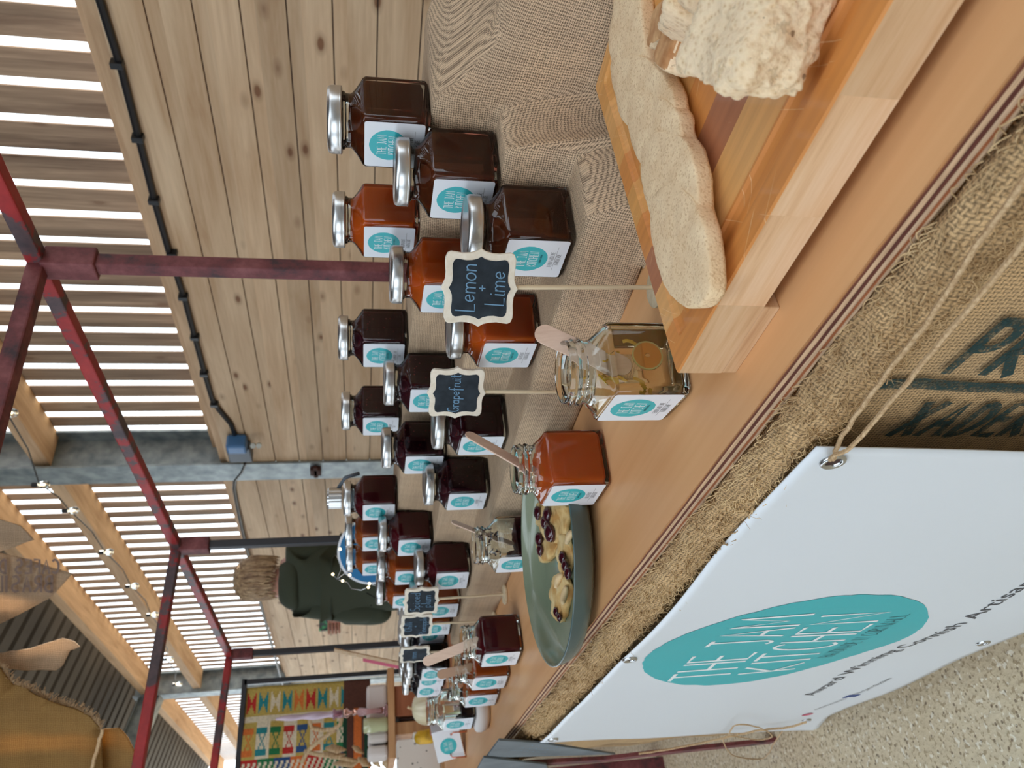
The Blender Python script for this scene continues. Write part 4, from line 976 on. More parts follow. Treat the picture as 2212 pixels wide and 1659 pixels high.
# ================================================================== CHALKBOARD SIGNS
QO = [(0, 1.0), (.10, .94), (.22, .895), (.40, .885), (.62, .905), (.76, .90), (.87, .855), (.915, .77), (.90, .64), (.875, .48), (.885, .30), (.925, .13), (1.0, 0)]
def plaque_outline(a, b, s_=1.0):
    q = [(x * a * s_, y * b * s_) for x, y in QO]
    return [(x, y) for x, y in q] + [(x, -y) for x, y in q[::-1][1:]] + [(-x, -y) for x, y in q[1:]] + [(-x, y) for x, y in q[::-1][1:-1]]
def sign(cpix, D, face_az, base, lines, label, a=.034, b=.0335, tilt=0.0):
    c = W(pd(*cpix, D)); base = (c.x + base[0], c.y + base[1]); az = math.radians(face_az); nrm = Vector((math.sin(az), math.cos(az), 0)); xd = Vector((0, 0, 1)).cross(nrm)
    bs = Vector((base[0], base[1], CZ + TZ)); t = thing('chalkboard_sign', label, 'sign', bs, group='small chalkboard signs on stakes')
    up = (c - bs).normalized(); up = (up + xd * tilt).normalized(); M4 = frame_m(c - bs, xd, up)
    o_ = plaque_outline(a, b)[::-1]; m = MB(); m.poly(o_, -.002, .002, M4); m.build('plaque', 'plaque_wood', t, bevel=.0006)
    i_ = plaque_outline(a, b, .80)[::-1]; m = MB(); m.poly(i_, .0019, .0024, M4); m.build('blackboard', 'chalkboard', t)
    m = MB()
    for tx, ly, h in lines: strokes(m, tx, 0, ly * b, h * b, .0011 if D < 1 else .0008, .0027, M4, 0, sx=min(.9, 1.42 * a / (h * b * text_w(tx, .15))), gap=.15, slant=.06)
    m.build('chalk_lettering', 'chalk', t)
    m = MB(); foot = Vector((0, 0, .004)); m.tube([foot, (c - bs) - up * b * .82 - M4.to_3x3() @ Vector((0, 0, 1)) * .002], .0021, 10); m.build('stake', 'stake_wood', t, smooth=True)
    m = MB(); m.lathe([(.0, 0), (.0165, 0), (.0185, .0012), (.0185, .0042), (.0165, .0056), (0, .0058)], 28); m.build('base', 'stake_wood', t, smooth=True)
    return t
sign((1036, 622), .655, 234, (.004, -.002), [('Lemon', .12, .5), ('+', -.20, .36), ('Lime', -.64, .5)], 'chalkboard sign reading Lemon + Lime, nearest and largest')
sign((986, 848), .862, 246, (.0, .0), [('Grapefruit', -.10, .38)], 'chalkboard sign reading Grapefruit', a=.034)
sign((910, 1298), 1.38, 243, (.004, .0), [('Spiced', .08, .5), ('plum', -.5, .5)], 'chalkboard sign reading Spiced plum, stake foot beside the plate')
sign((900, 1351), 1.49, 247, (.0, .0), [('Chilli', .28, .42), ('+', -.06, .3), ('Pineapple', -.55, .4)], 'chalkboard sign reading Chilli + Pineapple')
sign((896, 1413), 1.60, 258, (.0, .0), [('mmm', -.1, .45)], 'strongly turned chalkboard sign with blurred writing, farthest of the signs')

# ================================================================== CHOPPING BOARD AND BREAD
bt = thing('chopping_board', 'thick butcher block chopping board with juice groove and small feet', 'chopping board', (.294, .411, CZ + TZ))
BH = .045; zt = BH
bw, bl = .335, .72
m = MB()
def rr(x0, y0, x1, y1, r, n=4):
    P = []
    for cx, cy_, a0 in ((x1 - r, y1 - r, 0), (x0 + r, y1 - r, 90), (x0 + r, y0 + r, 180), (x1 - r, y0 + r, 270)): P += [(cx + r * math.cos(math.radians(a0 + 90 * k / n)), cy_ + r * math.sin(math.radians(a0 + 90 * k / n))) for k in range(n + 1)]
    return P
def board_rings():
    A = rr(0, -bl, bw, 0, .003)
    L = [[(x, y, .012) for x, y in A], [(x, y, zt - .0012) for x, y in A], [(x, y, zt) for x, y in rr(.0012, -bl + .0012, bw - .0012, -.0012, .003)]]
    g0, g1 = .018, .034
    for d, z in ((g0, zt), (g0 + .0015, zt - .002), (g0 + .005, zt - .0038), (g1 - .005, zt - .0038), (g1 - .0015, zt - .002), (g1, zt)):
        L.append([(x, y, z) for x, y in rr(d, -bl + d, bw - d, -d, .006)])
    return L
Rb = board_rings(); m.loft(Rb[:2], 1, True, False); m.loft(Rb[1:], 0, False, True)
m.build('board', ['board_top', 'board_side'], bt)
for (x, y) in ((.0, -.075), (.0, -bl), (bw - .04, -.075), (bw - .04, -bl)):
    m = MB(); m.box((x + .0005, y + .002, 0), (x + .04, y + .0735, .012)); m.build('foot', 'board_side', bt, bevel=.001)
ZS = TZ + BH
def slab(pix, z, thick, name, label, cat, group, top='oat_bread', tilt=(0, 0), rough=.0012, seed=0, sub=3, dome=.003):
    """a flat baked piece from its outline on a real plane"""
    P = [pz(x, y, z + thick) for x, y in pix]; c = sum(P, Vector()) / len(P)
    # smooth closed outline
    n = len(P); O = []
    for i in range(n):
        p0, p1, p2, p3 = P[i - 1], P[i], P[(i + 1) % n], P[(i + 2) % n]
        for k in range(5):
            u = k / 5; O.append(.5 * ((2 * p1) + (p2 - p0) * u + (2 * p0 - 5 * p1 + 4 * p2 - p3) * u * u + (3 * p1 - p0 - 3 * p2 + p3) * u ** 3))
    R_ = []
    def q(p, f, dz):
        v = c + (p - c) * f; v.z = z + dz + tilt[0] * (v.x - c.x) + tilt[1] * (v.y - c.y) + mnoise.noise(Vector((v.x * 60, v.y * 60, seed))) * rough * 1.6; e = mnoise.noise(Vector((v.x * 240, v.y * 240, dz * 300 + seed)))
        v += (p - c).normalized() * e * rough * .9; return (v.x - c.x, v.y - c.y, v.z - z)
    for f, dz in ((.985, 0), (1.0, thick * .2), (1.0, thick * .82), (.99, thick * .96), (.965, thick + dome * .15), (.8, thick + dome * .6), (.6, thick + dome * .9), (.4, thick + dome), (.2, thick + dome), (.04, thick + dome)):
        R_.append([q(p, f, dz) for p in O])
    m = MB(); m.loft(R_, 0, True, True); o = m.build(name, top, smooth='all', loc=(c.x, c.y, z + CZ)); return tag(o, label, cat, group)
gO = 'overlapping oat bread rounds on the board'
ovals = [([(1535, 600), (1528, 640), (1500, 664), (1468, 660), (1436, 628), (1412, 560), (1404, 500), (1404, 440), (1420, 408), (1450, 398), (1480, 410), (1506, 440), (1526, 500)], .0, 'front-most round whose rounded tip lies near the board corner'),
         ([(1512, 500), (1470, 520), (1420, 500), (1392, 440), (1380, 380), (1382, 320), (1400, 290), (1440, 282), (1478, 300), (1498, 340), (1508, 400), (1512, 450)], -.0, 'second round from the tip'),
         ([(1488, 350), (1450, 380), (1395, 370), (1362, 320), (1350, 260), (1352, 220), (1380, 200), (1420, 205), (1452, 225), (1470, 260), (1476, 300)], 0, 'third round from the tip, middle of the row'),
         ([(1462, 250), (1430, 280), (1370, 285), (1336, 250), (1320, 190), (1316, 140), (1340, 115), (1385, 120), (1425, 150), (1450, 190)], 0, 'fourth round, its tapered end under the bread cubes'),
         ([(1392, 90), (1400, 140), (1380, 170), (1340, 180), (1318, 130), (1316, 70), (1322, 10), (1330, -60), (1375, -60), (1384, 20)], 0, 'farthest round running out at the top corner')]
for k, (px_, tz_, lab) in enumerate(ovals):
    slab(px_, ZS + .0008 + (4 - k) * .0015, .011, 'oat_bread_round', 'oat bread round, ' + lab, 'bread', gO, tilt=(0, -.03 if k < 4 else 0), seed=k * 3.1, dome=.0012)
def chunk(c, size, rot, seed, label, name='bread_chunk', crust_side=None, dens=14, group='torn bread chunks on the board', amp=.1):
    """torn block of bread: noise-worked box with a crust face"""
    bm = bmesh.new(); bmesh.ops.create_cube(bm, size=2); bmesh.ops.subdivide_edges(bm, edges=bm.edges[:], cuts=dens, use_grid_fill=True)
    sx, sy, sz = size
    for v in bm.verts:
        p = v.co.copy(); n3 = p.normalized(); r = (abs(p.x) ** 6 + abs(p.y) ** 6 + abs(p.z) ** 6) ** (1 / 6); p = p / r
        q = Vector((p.x * sx, p.y * sy, p.z * sz)); w = q * 28 + Vector((seed, seed * 2, 0)); k = mnoise.noise(w) * amp * 1.3 + mnoise.noise(w * 3) * amp * .7 + (abs(mnoise.noise(w * 7)) - .2) * amp * .7
        cs = crust_side and Vector(crust_side).dot(n3) > .62
        if cs: k *= .35
        v.co = q * (1 + k)
    for f in bm.faces:
        f.smooth = True; f.normal_update(); nn = f.normal
        f.material_index = 1 if crust_side and Vector(crust_side).dot(nn) > .55 else 0
    me = bpy.data.meshes.new(name); bm.to_mesh(me); bm.free(); me.materials.append(MT['crumb']); me.materials.append(MT['crust'])
    o = bpy.data.objects.new(name, me); COL.objects.link(o); o.location = W(c); o.rotation_euler = rot
    bpy.context.view_layer.update(); mz = min((o.matrix_world @ v.co).z for v in me.vertices); o.location.z += (CZ + ZS + .0005) - mz
    return tag(o, label, 'bread', group)
chunk(pz(1655, 62, ZS + .022), (.028, .028, .021), (.1, -.15, .5), 1.3, 'large torn chunk of open crumb bread, lowest of the pile', crust_side=None, dens=30, amp=.19)
chunk(pz(1560, -110, ZS + .02), (.026, .022, .019), (.2, .1, .2), 5.3, 'big bread chunk behind the large one, cut off by the top edge of the photo', crust_side=(1, .3, .1), dens=22, amp=.13)
chunk(pz(1465, 105, ZS + .014), (.017, .014, .011), (.15, .1, .35), 2.7, 'small crusty bread cube lying beside the oat rounds', crust_side=(-.2, -.2, .95), dens=14)
chunk(pz(1500, 15, ZS + .018), (.02, .016, .014), (.4, .3, .9), 8.1, 'torn bread cube with brown crust just above the small one', crust_side=(.3, -.2, .9), dens=14)
chunk(pz(1420, 45, ZS + .02), (.03, .014, .008), (.1, .1, .7), 4.4, 'thin piece of bread resting beside the farthest oat round', crust_side=(0, 0, 1), dens=14)
chunk(pz(1545, -20, ZS + .02), (.018, .016, .016), (.5, .2, .3), 9.4, 'crumbly bread cube between the two largest chunks and the thin piece', crust_side=(0, -.7, .6), dens=12)

# ================================================================== PLATE
PC = (.366, .893); pt = thing('plate', 'round sage green stoneware plate with steep rim', 'plate', (PC[0], PC[1], CZ + TZ))
m = MB(); m.lathe([(.0, .0), (.095, .0), (.1, .002), (.103, .004), (.118, .006), (.132, .013), (.138, .024), (.1405, .034), (.1408, .0352), (.1395, .0358)], 72, cap0=False, cap1=False); m.build('underside', 'stoneware_blue', pt, smooth='all')
m = MB(); m.lathe([(.1396, .0358), (.138, .0352), (.1355, .025), (.130, .0145), (.122, .0105), (.11, .0095), (.0, .009)], 72, cap0=False, cap1=False); m.build('dish', 'stoneware', pt, smooth='all')
ZP = TZ + .0096
gC = 'jam-topped crackers on the plate'
def cracker(pix, jam, label, seed, h=.012):
    o = slab(pix, ZP, .006, 'cracker', label, 'cracker', gC, top='cracker', rough=.003, seed=seed, dome=.003)
    for i, (q, r) in enumerate(jam):
        c = pz(q[0], q[1], ZP + .014); m = MB(); bm_ = []
        for a in range(10):
            th = PI * a / 9
            bm_.append([(r * (1 + .35 * mnoise.noise(Vector((math.cos(2 * PI * k / 14) * 2 + i, math.sin(2 * PI * k / 14) * 2, a * .5)))) * math.sin(th) * math.cos(2 * PI * k / 14), r * (1 + .35 * mnoise.noise(Vector((math.cos(2 * PI * k / 14) * 2, i + math.sin(2 * PI * k / 14) * 2, a * .6)))) * math.sin(th) * math.sin(2 * PI * k / 14), -.55 * r * math.cos(th)) for k in range(14)])
        m.loft(bm_); j = m.build('jam_dollop', 'jam_dollop', o, smooth='all'); j.location = Vector((c.x, c.y, ZP + .0085 + r * .35 + CZ)) - o.location
    return o
cracker([(1150, 1092), (1152, 1125), (1165, 1140), (1172, 1165), (1195, 1175), (1218, 1160), (1222, 1120), (1218, 1090), (1190, 1080)], [((1158, 1108), .010), ((1180, 1112), .011), ((1172, 1128), .009), ((1186, 1150), .013)], 'cracker with three glossy jam dollops, nearest the open grapefruit jar', 1)
cracker([(1160, 1170), (1160, 1195), (1166, 1215), (1185, 1210), (1198, 1190), (1200, 1175), (1180, 1160)], [((1161, 1165), .010), ((1163, 1188), .009)], 'folded pale cracker piece with jam along its back edge', 2)
cracker([(1205, 1155), (1200, 1180), (1205, 1215), (1210, 1240), (1226, 1240), (1230, 1200), (1228, 1160)], [((1210, 1205), .008), ((1216, 1222), .008), ((1222, 1238), .008)], 'long cracker with a line of jam lying against the front rim', 3)
cracker([(1205, 1238), (1192, 1255), (1188, 1290), (1192, 1325), (1205, 1345), (1218, 1330), (1226, 1290), (1226, 1250)], [((1195, 1322), .006), ((1202, 1334), .0055)], 'curled cracker holding a cashew, at the far end of the plate', 4)
for k, (q, a) in enumerate((((1200, 1262), .6), ((1212, 1285), 1.3), ((1224, 1170), .4))):
    c = pz(q[0], q[1], ZP + .018); m = MB(); P = [Vector((.011 * math.cos(u), .011 * math.sin(u) , 0)) for u in [(-1.1 + i * 2.2 / 10) for i in range(11)]]
    m.tube(P, [.0028 * (.45 + .75 * math.sin(PI * (i + .8) / 11.6)) * 1.3 for i in range(11)], 10); o = m.build('cashew', 'cashew', smooth='all', loc=W(c), rot=(.3, .2, a)); o.location.z = CZ + ZP + .0135
    tag(o, ('curved cashew nut on the far curled cracker, left one', 'curved cashew nut on the far curled cracker, nearest the rim', 'cashew nut on the long cracker by the front rim')[k], 'nut', 'cashews on the crackers')

# ================================================================== FAR END OF THE TABLE
def wire(name, pts, r, mat_, parent=None, n=6):
    m = MB(); m.tube(pts, r, n); return m.build(name, mat_, parent, smooth='all')
# pumpkin
c = W(pd(925, 1528, 2.5)); c.z = CZ + TZ; t = thing('white_pumpkin', 'cream white ribbed pumpkin at the far end of the table', 'pumpkin', c)
m = MB(); N = 80; R_ = []
for i in range(17):
    a = PI * i / 16; z = .040 - .040 * math.cos(a) - .006 * math.exp(-((a) / .4) ** 2) * 0
    rr_ = .047 * math.sin(a) ** .8 if 0 < i < 16 else .0005
    R_.append([((rr_ * (1 - .07 * abs(math.cos(5 * (2 * PI * k / N))) ** 6)) * math.cos(2 * PI * k / N), (rr_ * (1 - .07 * abs(math.cos(5 * (2 * PI * k / N))) ** 6)) * math.sin(2 * PI * k / N), z) for k in range(N)])
m.loft(R_); m.v = [(x * 1.15, y * 1.15, z * 1.25) for x, y, z in m.v]; m.build('flesh', 'pumpkin_skin', t, smooth='all')
m = MB(); m.tube([(0, 0, .096), (.002, 0, .106), (.006, .002, .114)], [.006, .004, .005], 7); m.build('stem', 'husk', t, smooth='all')
# gourd
c = W(pd(935, 1587, 2.45)); c.z = CZ + TZ + .022; t = thing('yellow_gourd', 'mottled yellow gourd leaning between the pumpkin and the white carton', 'gourd', c)
m = MB(); P = [(0, 0, -.018), (.0, 0, -.008), (-.001, .002, .008), (-.003, .004, .024), (-.004, .006, .04), (-.004, .007, .056), (-.003, .007, .068), (-.002, .007, .074)]
m.tube([Vector(p) for p in P], [.006, .016, .021, .0225, .021, .021, .017, .004], 18); m.build('flesh', 'gourd_skin', t, smooth='all')
wire('stem', [(0, 0, -.016), (.006, -.004, -.02)], .004, 'husk', t)
# white bowl behind the last tasting jar
t = thing('white_tub', 'small white rounded tub carrying the almost empty tasting jar', 'tub', (.352, 1.700, CZ + TZ))
m = MB(); m.lathe([(0, 0), (.036, 0), (.045, .006), (.049, .016), (.048, .026), (.044, .0295), (0, .03)], 40); m.build('tub', 'cotton_white', t, smooth='all')
# carton with rose-gold wire cradle
c = pz(1008, 1618, TZ); t = thing('gift_carton', 'white carton with teal logo in a rose gold wire cradle, far end of the table', 'box', (c.x + .03, c.y + .02, CZ + TZ), math.radians(-38))
m = MB(); m.obox((0, .0, .046), (.040, 0, .009), (0, .026, 0), (-.007, 0, .034)); m.build('carton', 'white_paper', t, bevel=.001)
M4 = frame_m(Vector((0.008, -.0263, .048)), (.052, 0, .012), (-.008, 0, .042)); m = MB(); n = 36; m.add([M4 @ Vector((.021 * math.cos(2 * PI * k / n) - .012, .021 * math.sin(2 * PI * k / n), .0003)) for k in range(n)], [tuple(range(n))]); m.build('logo', 'teal', t)
m = MB(); strokes(m, 'THE JAM', -.012, .002, .009, .0006, .0006, M4, 0, sx=.62); strokes(m, 'KITCHEN', -.012, -.01, .009, .0006, .0006, M4, 0, sx=.62); m.build('logo_lettering', 'ink_white', t)
for s_ in (-.03, .035):
    wire('wire_frame', [(s_, -.036, .0), (s_, -.034, .035), (s_ * .8, -.034, .04), (s_ * .8, .034, .04), (s_, .034, .035), (s_, .036, 0), (s_, -.036, .0)], .0018, 'rose_gold', t)
# slate price boards hung on the table end
def slab_board(pix, X, label, lines):
    P = [pxx(x, y, X) for x, y in pix]; c = sum(P, Vector()) / 4; M4 = frame_m(W(c) * 0, P[1] - P[0], P[0] - P[3]); q = [(M4.to_3x3().inverted() @ (p - c)) for p in P]
    t = thing('price_board', label, 'chalkboard', W(c)); m = MB(); m.poly([(v.x, v.y) for v in q][::-1], -.004, 0, M4); m.build('slate', 'slate_sign', t, bevel=.0008)
    m = MB()
    for k in range(lines):
        y = .05 - k * .022; a = .0
        for j in range(6): m.ribbon([(-.055 + j * .017, y), (-.05 + j * .017, y + random.uniform(.002, .008)), (-.044 + j * .017, y + random.uniform(-.002, .003))], .0009, .0008, M4)
    m.build('chalk_lettering', 'chalk', t); return t
slab_board([(1078, 1600), (1162, 1605), (1330, 1630), (1050, 1637)], .232, 'grey slate price board hanging at the table front, below the gift carton', 4)
slab_board([(1045, 1637), (1180, 1652), (1200, 1700), (1010, 1700)], .228, 'second grey slate price board, cut by the left end of the view', 3)
# dark leg strip and twine bow
t = thing('hanging_strip', 'dark brown fuzzy strap hanging from the table front down to the floor', 'strap', (0, 0, 0))
A = [pxx(*q, .25) for q in ((1120, 1650), (1300, 1640), (1400, 1628), (1500, 1617), (1600, 1607), (1696, 1597))]
m = MB(); m.loft([[W(p) + Vector((dx, dy, 0)) for dx, dy in ((-.004, -.018), (.004, -.018), (.004, .018), (-.004, .018))] for p in A]); m.build('strap', 'rusty_red', t)
twine('twine', [W(v) for v in (pxx(1742, 1560, .228), pxx(1700, 1572, .226), pxx(1640, 1578, .226), pxx(1570, 1592, .226), pxx(1480, 1612, .226), pxx(1380, 1628, .23))], .0022, 'jute twine from the lower far banner eyelet along the dark strap')
twine('twine_bow', [W(v) for v in (pxx(1572, 1592, .222), pxx(1590, 1566, .22), pxx(1640, 1572, .22), pxx(1668, 1590, .22), pxx(1640, 1598, .22), pxx(1578, 1590, .22), pxx(1562, 1600, .22), pxx(1585, 1632, .22), pxx(1640, 1640, .22), pxx(1660, 1628, .22), pxx(1672, 1605, .22), pxx(1690, 1580, .22))], .0013, 'loose bow of jute twine on the dark strap')
# bottle with silver ribbed cap, behind the plum jar
t = thing('steel_bottle', 'grey flask with ribbed silver cap behind the top step plum jar', 'bottle', (.712, 1.425, CZ + ZB + .001))
m = MB(); m.lathe([(0, 0), (.024, 0), (.026, .004), (.026, .075), (.022, .09), (.017, .096)], 30); m.build('body', 'grey_plastic', t, smooth='all')
m = MB(); m.loft([[(r * (1 + .03 * (k % 2)) * math.cos(2 * PI * k / 44), r * (1 + .03 * (k % 2)) * math.sin(2 * PI * k / 44), z) for k in range(44)] for r, z in ((.0205, .104), (.021, .106), (.021, .130), (.0195, .133), (.016, .134))]); m.build('cap', 'lid_chrome', t)
wire('strap', [(.016, -.012, .112), (.03, -.03, .098), (.036, -.036, .07)], .004, 'grey_plastic', t)
# blue disc with pale rim
c = W(pd(803, 1190, 1.95)); t = thing('blue_disc', 'round blue board with white rim propped behind the far jars', 'plaque', (c.x, c.y, CZ + zz))
fd = Vector((FW[0], FW[1], 0)).normalized(); M4 = frame_m(Vector((0, 0, c.z - CZ - zz)), Vector(RT), (0, 0, 1))
m = MB(); n = 64; m.poly([(.086 * math.cos(2 * PI * k / n), .086 * math.sin(2 * PI * k / n)) for k in range(n)], -.008, 0, M4); m.build('disc', 'white_paper', t)
m = MB(); m.poly([(.080 * math.cos(2 * PI * k / n), .080 * math.sin(2 * PI * k / n)) for k in range(n)], 0, .001, M4); m.build('face', 'blue_paint', t)
m = MB(); z0 = c.z - CZ - zz; m.obox(fd * .02 + Vector((0, 0, z0 / 2)), Vector(RT) * .012, fd * .004, Vector((0, 0, z0 / 2))); m.build('stand', 'shelf_wood', t)
# fairy lights
t = thing('fairy_lights', 'thin wire of tiny warm fairy lights around the blue disc', 'string lights', (0, 0, 0)); cr = lambda x, y: W(pd(700 + x / 5.925, 1140 + y / 5.925, 1.86))
for P in (((150, 350), (200, 450), (215, 540), (165, 660), (110, 600)), ((165, 660), (215, 620), (270, 580), (320, 590)), ((160, 660), (235, 680), (300, 700), (350, 780), (480, 800), (560, 760), (600, 720), (700, 760))):
    wire('wire', [cr(*p) for p in P], .0009, 'eyelet_metal', t, 5)
for p in ((205, 275), (112, 595), (238, 680), (330, 605), (580, 715), (568, 762)):
    m = MB(); m.lathe([(0, -.0035), (.003, -.002), (.0035, 0), (.003, .002), (0, .0035)], 8, cr(*p)); m.build('bulb', 'gold_bulb', t, smooth='all')

# ================================================================== NEXT STALL
YN = 3.02
t = thing('trestle_table', 'second stall table beyond the jam table, carrying crate and boxes', 'table', (.35, 3.0, CZ + TZ))
m = MB(); m.box((-.55, -.22, -.03), (.75, 1.1, 0)); m.build('tabletop', 'shelf_wood', t)
for x in (-.5, .7):
    for y in (-.18, 1.05): m = MB(); m.box((x - .02, y - .02, -CZ - TZ), (x + .02, y + .02, -.03)); m.build('leg', 'crate_wood', t)
def ybox(x0, y0, x1, y1, Y, depth, mat_, name, parent=None, bevel=.003, floor=None):
    a = W(py_(x0, y1, Y)); b = W(py_(x1, y0, Y)); lo = Vector((min(a.x, b.x), Y, min(a.z, b.z))); hi = Vector((max(a.x, b.x), Y + depth, max(a.z, b.z)))
    if floor is not None: lo.z = floor
    o0 = Vector(parent.location) if parent is not None else Vector()
    m = MB(); m.box(lo - o0, hi - o0); return m.build(name, mat_, parent, bevel=bevel)
ct = W(py_(905, 1535, YN)); t = thing('wooden_crate', 'reddish brown wooden crate with a dark slot on the next stall', 'crate', (ct.x, YN, CZ + TZ))
zf = CZ + TZ + .0005
ybox(853, 1478, 905, 1548, YN, .2, 'crate_wood', 'panel', t, floor=zf)
ybox(864, 1548, 905, 1556, YN + .012, .19, 'cork_dark', 'slot', t, floor=zf)
ybox(853, 1556, 905, 1588, YN, .2, 'shelf_wood', 'side_board', t, floor=zf)
pa = py_(853, 1445, YN); pb = py_(853, 1640, YN); ztop = W(py_(838, 1540, YN)).z; zbt = W(py_(853, 1540, YN)).z
t = thing('shelf_plank', 'light wooden plank lying on the crate under the folded cloths', 'shelf', (0, YN, zbt)); m = MB(); m.box((pb.x, -.02, 0), (pa.x, .22, ztop - zbt)); m.build('plank', 'shelf_wood', t, bevel=.003)
for (a, b, x0, lab) in ((1476, 1577, 792, 'largest white cushion block on the crate plank, behind the pink candlestick'), (1578, 1606, 795, 'narrow white cushion block, middle of the three on the plank'), (1607, 1637, 794, 'narrow white cushion block, leftmost on the plank')):
    p0 = W(py_(x0, b, YN + .04)); p1 = W(py_(838, a, YN + .04)); m = MB(); m.box((p0.x, YN + .04, ztop + .0005), (p1.x, YN + .16, p0.z)); o = m.build('cushion_block', 'cotton_white', bevel=.012); tag(o, lab, 'cushion', 'white cushions on the crate plank')
# candlestick with twisted candle
cc = W(py_(845, 1532, YN + .005)); t = thing('candlestick', 'pink glass candlestick holding a twisted lilac candle', 'candlestick', (cc.x, YN + .012, ztop + .0008))
s_ = 3.55 / 1650; m = MB(); m.lathe([(0, 0), (.026, 0), (.024, .006), (.012, .012), (.008, .06), (.018, .1), (.007, .11), (.012, .122), (.006, .134), (.018, .146), (.014, .156), (.013, .185), (.02, .192), (.02, .196), (.011, .196), (.010, .16), (0, .158)], 24); m.build('holder', 'pink_glass', t, smooth='all')
R_ = []
for i in range(60):
    u = i / 59; z = .162 + u * .235; r = .0115 * (1 - .55 * u ** 3); tw = u * 16; R_.append([(r * (1 + .22 * math.cos(2 * (2 * PI * k / 20) + tw)) * math.cos(2 * PI * k / 20), r * (1 + .22 * math.cos(2 * (2 * PI * k / 20) + tw)) * math.sin(2 * PI * k / 20), z) for k in range(20)])
m = MB(); m.loft(R_); m.build('candle', 'candle_lilac', t, smooth='all')
cc = W(py_(842, 1562, YN + .0)); t = thing('glass_pot', 'small greenish glass pot standing before the white cushions', 'pot', (cc.x, YN + .012, ztop + .0008)); m = MB(); m.lathe([(0, 0), (.022, 0), (.026, .01), (.024, .03), (.027, .06), (.026, .085), (.022, .088), (.022, .01), (0, .006)], 24); m.build('pot', 'green_glass_pot', t, smooth='all')
# spotted boxes
for (x0, y0, x1, y1, Y, lab) in ((860, 1592, 925, 1700, 2.84, 'white spotted box on the next stall, larger one behind'), (893, 1578, 930, 1600, 2.82, 'small white spotted box in front of the crate')):
    a = W(py_(x0, y1, Y)); b = W(py_(x1, y0, Y)); m = MB(); m.box((a.x, Y, CZ + TZ + .0005), (b.x, Y + .1, a.z)); o = m.build('spotted_box', 'spotted_card', bevel=.004); tag(o, lab, 'box', 'spotted boxes on the next stall')
# wooden handle with pink wrap
t = thing('wooden_batten', 'long pale wooden batten with pink band leaning behind the black jars', 'batten', (0, 0, 0)); a = W(pd(722, 1404, 2.6)); b = W(pd(880, 1437, 2.6)); b2 = Vector((b.x, b.y, CZ + TZ)); dd = (b - a).normalized()
b2 = a + dd * ((CZ + TZ - .03 + .03 - a.z) / dd.z); m = MB(); m.obox((a + b2) / 2, (b2 - a) / 2, Vector(RT) * .0065, Vector(FW) * .005); m.build('batten', 'bead_wood', t, bevel=.002)
m = MB(); e = a + dd * .10 - Vector(RT) * .012; f = a + dd * .3 - Vector(RT) * .012; m.obox((e + f) / 2, (f - e) / 2, Vector(RT) * .006, Vector(FW) * .004); m.build('pink_band', 'ink_pink', t, bevel=.002)
# dried husks and raffia
t = thing('dried_husks', 'bundle of dried corn husks and raffia loops hanging before the patterned rug', 'dried husks', (0, 0, 0)); c4 = lambda x, y: W(pd(640 + x / 5.267, 1440 + y / 5.267, 3.3))
for P in (((210, 540), (150, 620), (180, 700), (300, 722), (420, 715), (500, 660), (520, 540)), ((450, 715), (380, 760), (270, 840), (180, 910), (120, 980), (60, 1090)), ((90, 960), (250, 1000), (420, 1020), (560, 1050), (700, 1080))): wire('raffia', [c4(*p) for p in P], .009, 'husk', t, 7)
for P, r in ((((330, 930), (400, 925), (480, 945), (570, 945)), .03), (((640, 905), (690, 940), (770, 990)), .025), (((420, 1110), (520, 1090), (640, 1110), (760, 1040)), .03), (((700, 1040), (780, 1090), (860, 1130)), .035), (((890, 1040), (900, 1090), (960, 1150)), .03), (((1000, 1050), (1030, 1100), (1040, 1170)), .035), (((300, 980), (420, 1010), (560, 1000)), .03), (((1480, 820), (1500, 900), (1560, 1000), (1560, 1100)), .012)):
    m = MB(); n = len(P); m.tube([c4(*p) for p in P], [r * .25] + [r * .8] * (n - 2) + [r * .15], 8, squash=.4); m.build('husk', 'husk', t, smooth='all')

# patterned rug hung at the back of the next stall
pal = {'gold': lin(192, 166, 88), 'red': lin(188, 52, 46), 'teal': lin(44, 134, 142), 'blue': lin(52, 84, 132), 'cream': lin(224, 212, 186), 'green': lin(40, 118, 74), 'orange': lin(216, 116, 58), 'brown': lin(92, 58, 48), 'dkgreen': lin(26, 66, 50), 'olive': lin(146, 140, 96)}
PK = list(pal)
for k_, v_ in pal.items():
    o = M('rug_' + k_, rough=.95); c_ = o.coord('Object'); o.set('col', o.mix(.35, v_, o.ramp(o.noise(c_, 120, 2), [(.3, tuple(q * .5 for q in v_)), (.7, tuple(min(1, q * 1.3) for q in v_))]))); MT['rug_' + k_] = o.m
YR = 4.3; ra = py_(533, 1485, YR); rb = py_(533, 1659, YR); z1 = ra.z + CZ; z0 = W(py_(800, 1500, YR)).z; x1 = ra.x; x0 = -1.1
NX, NZ = 150, 96; cw = (x1 - x0) / NX; ch = (z1 - z0) / NZ
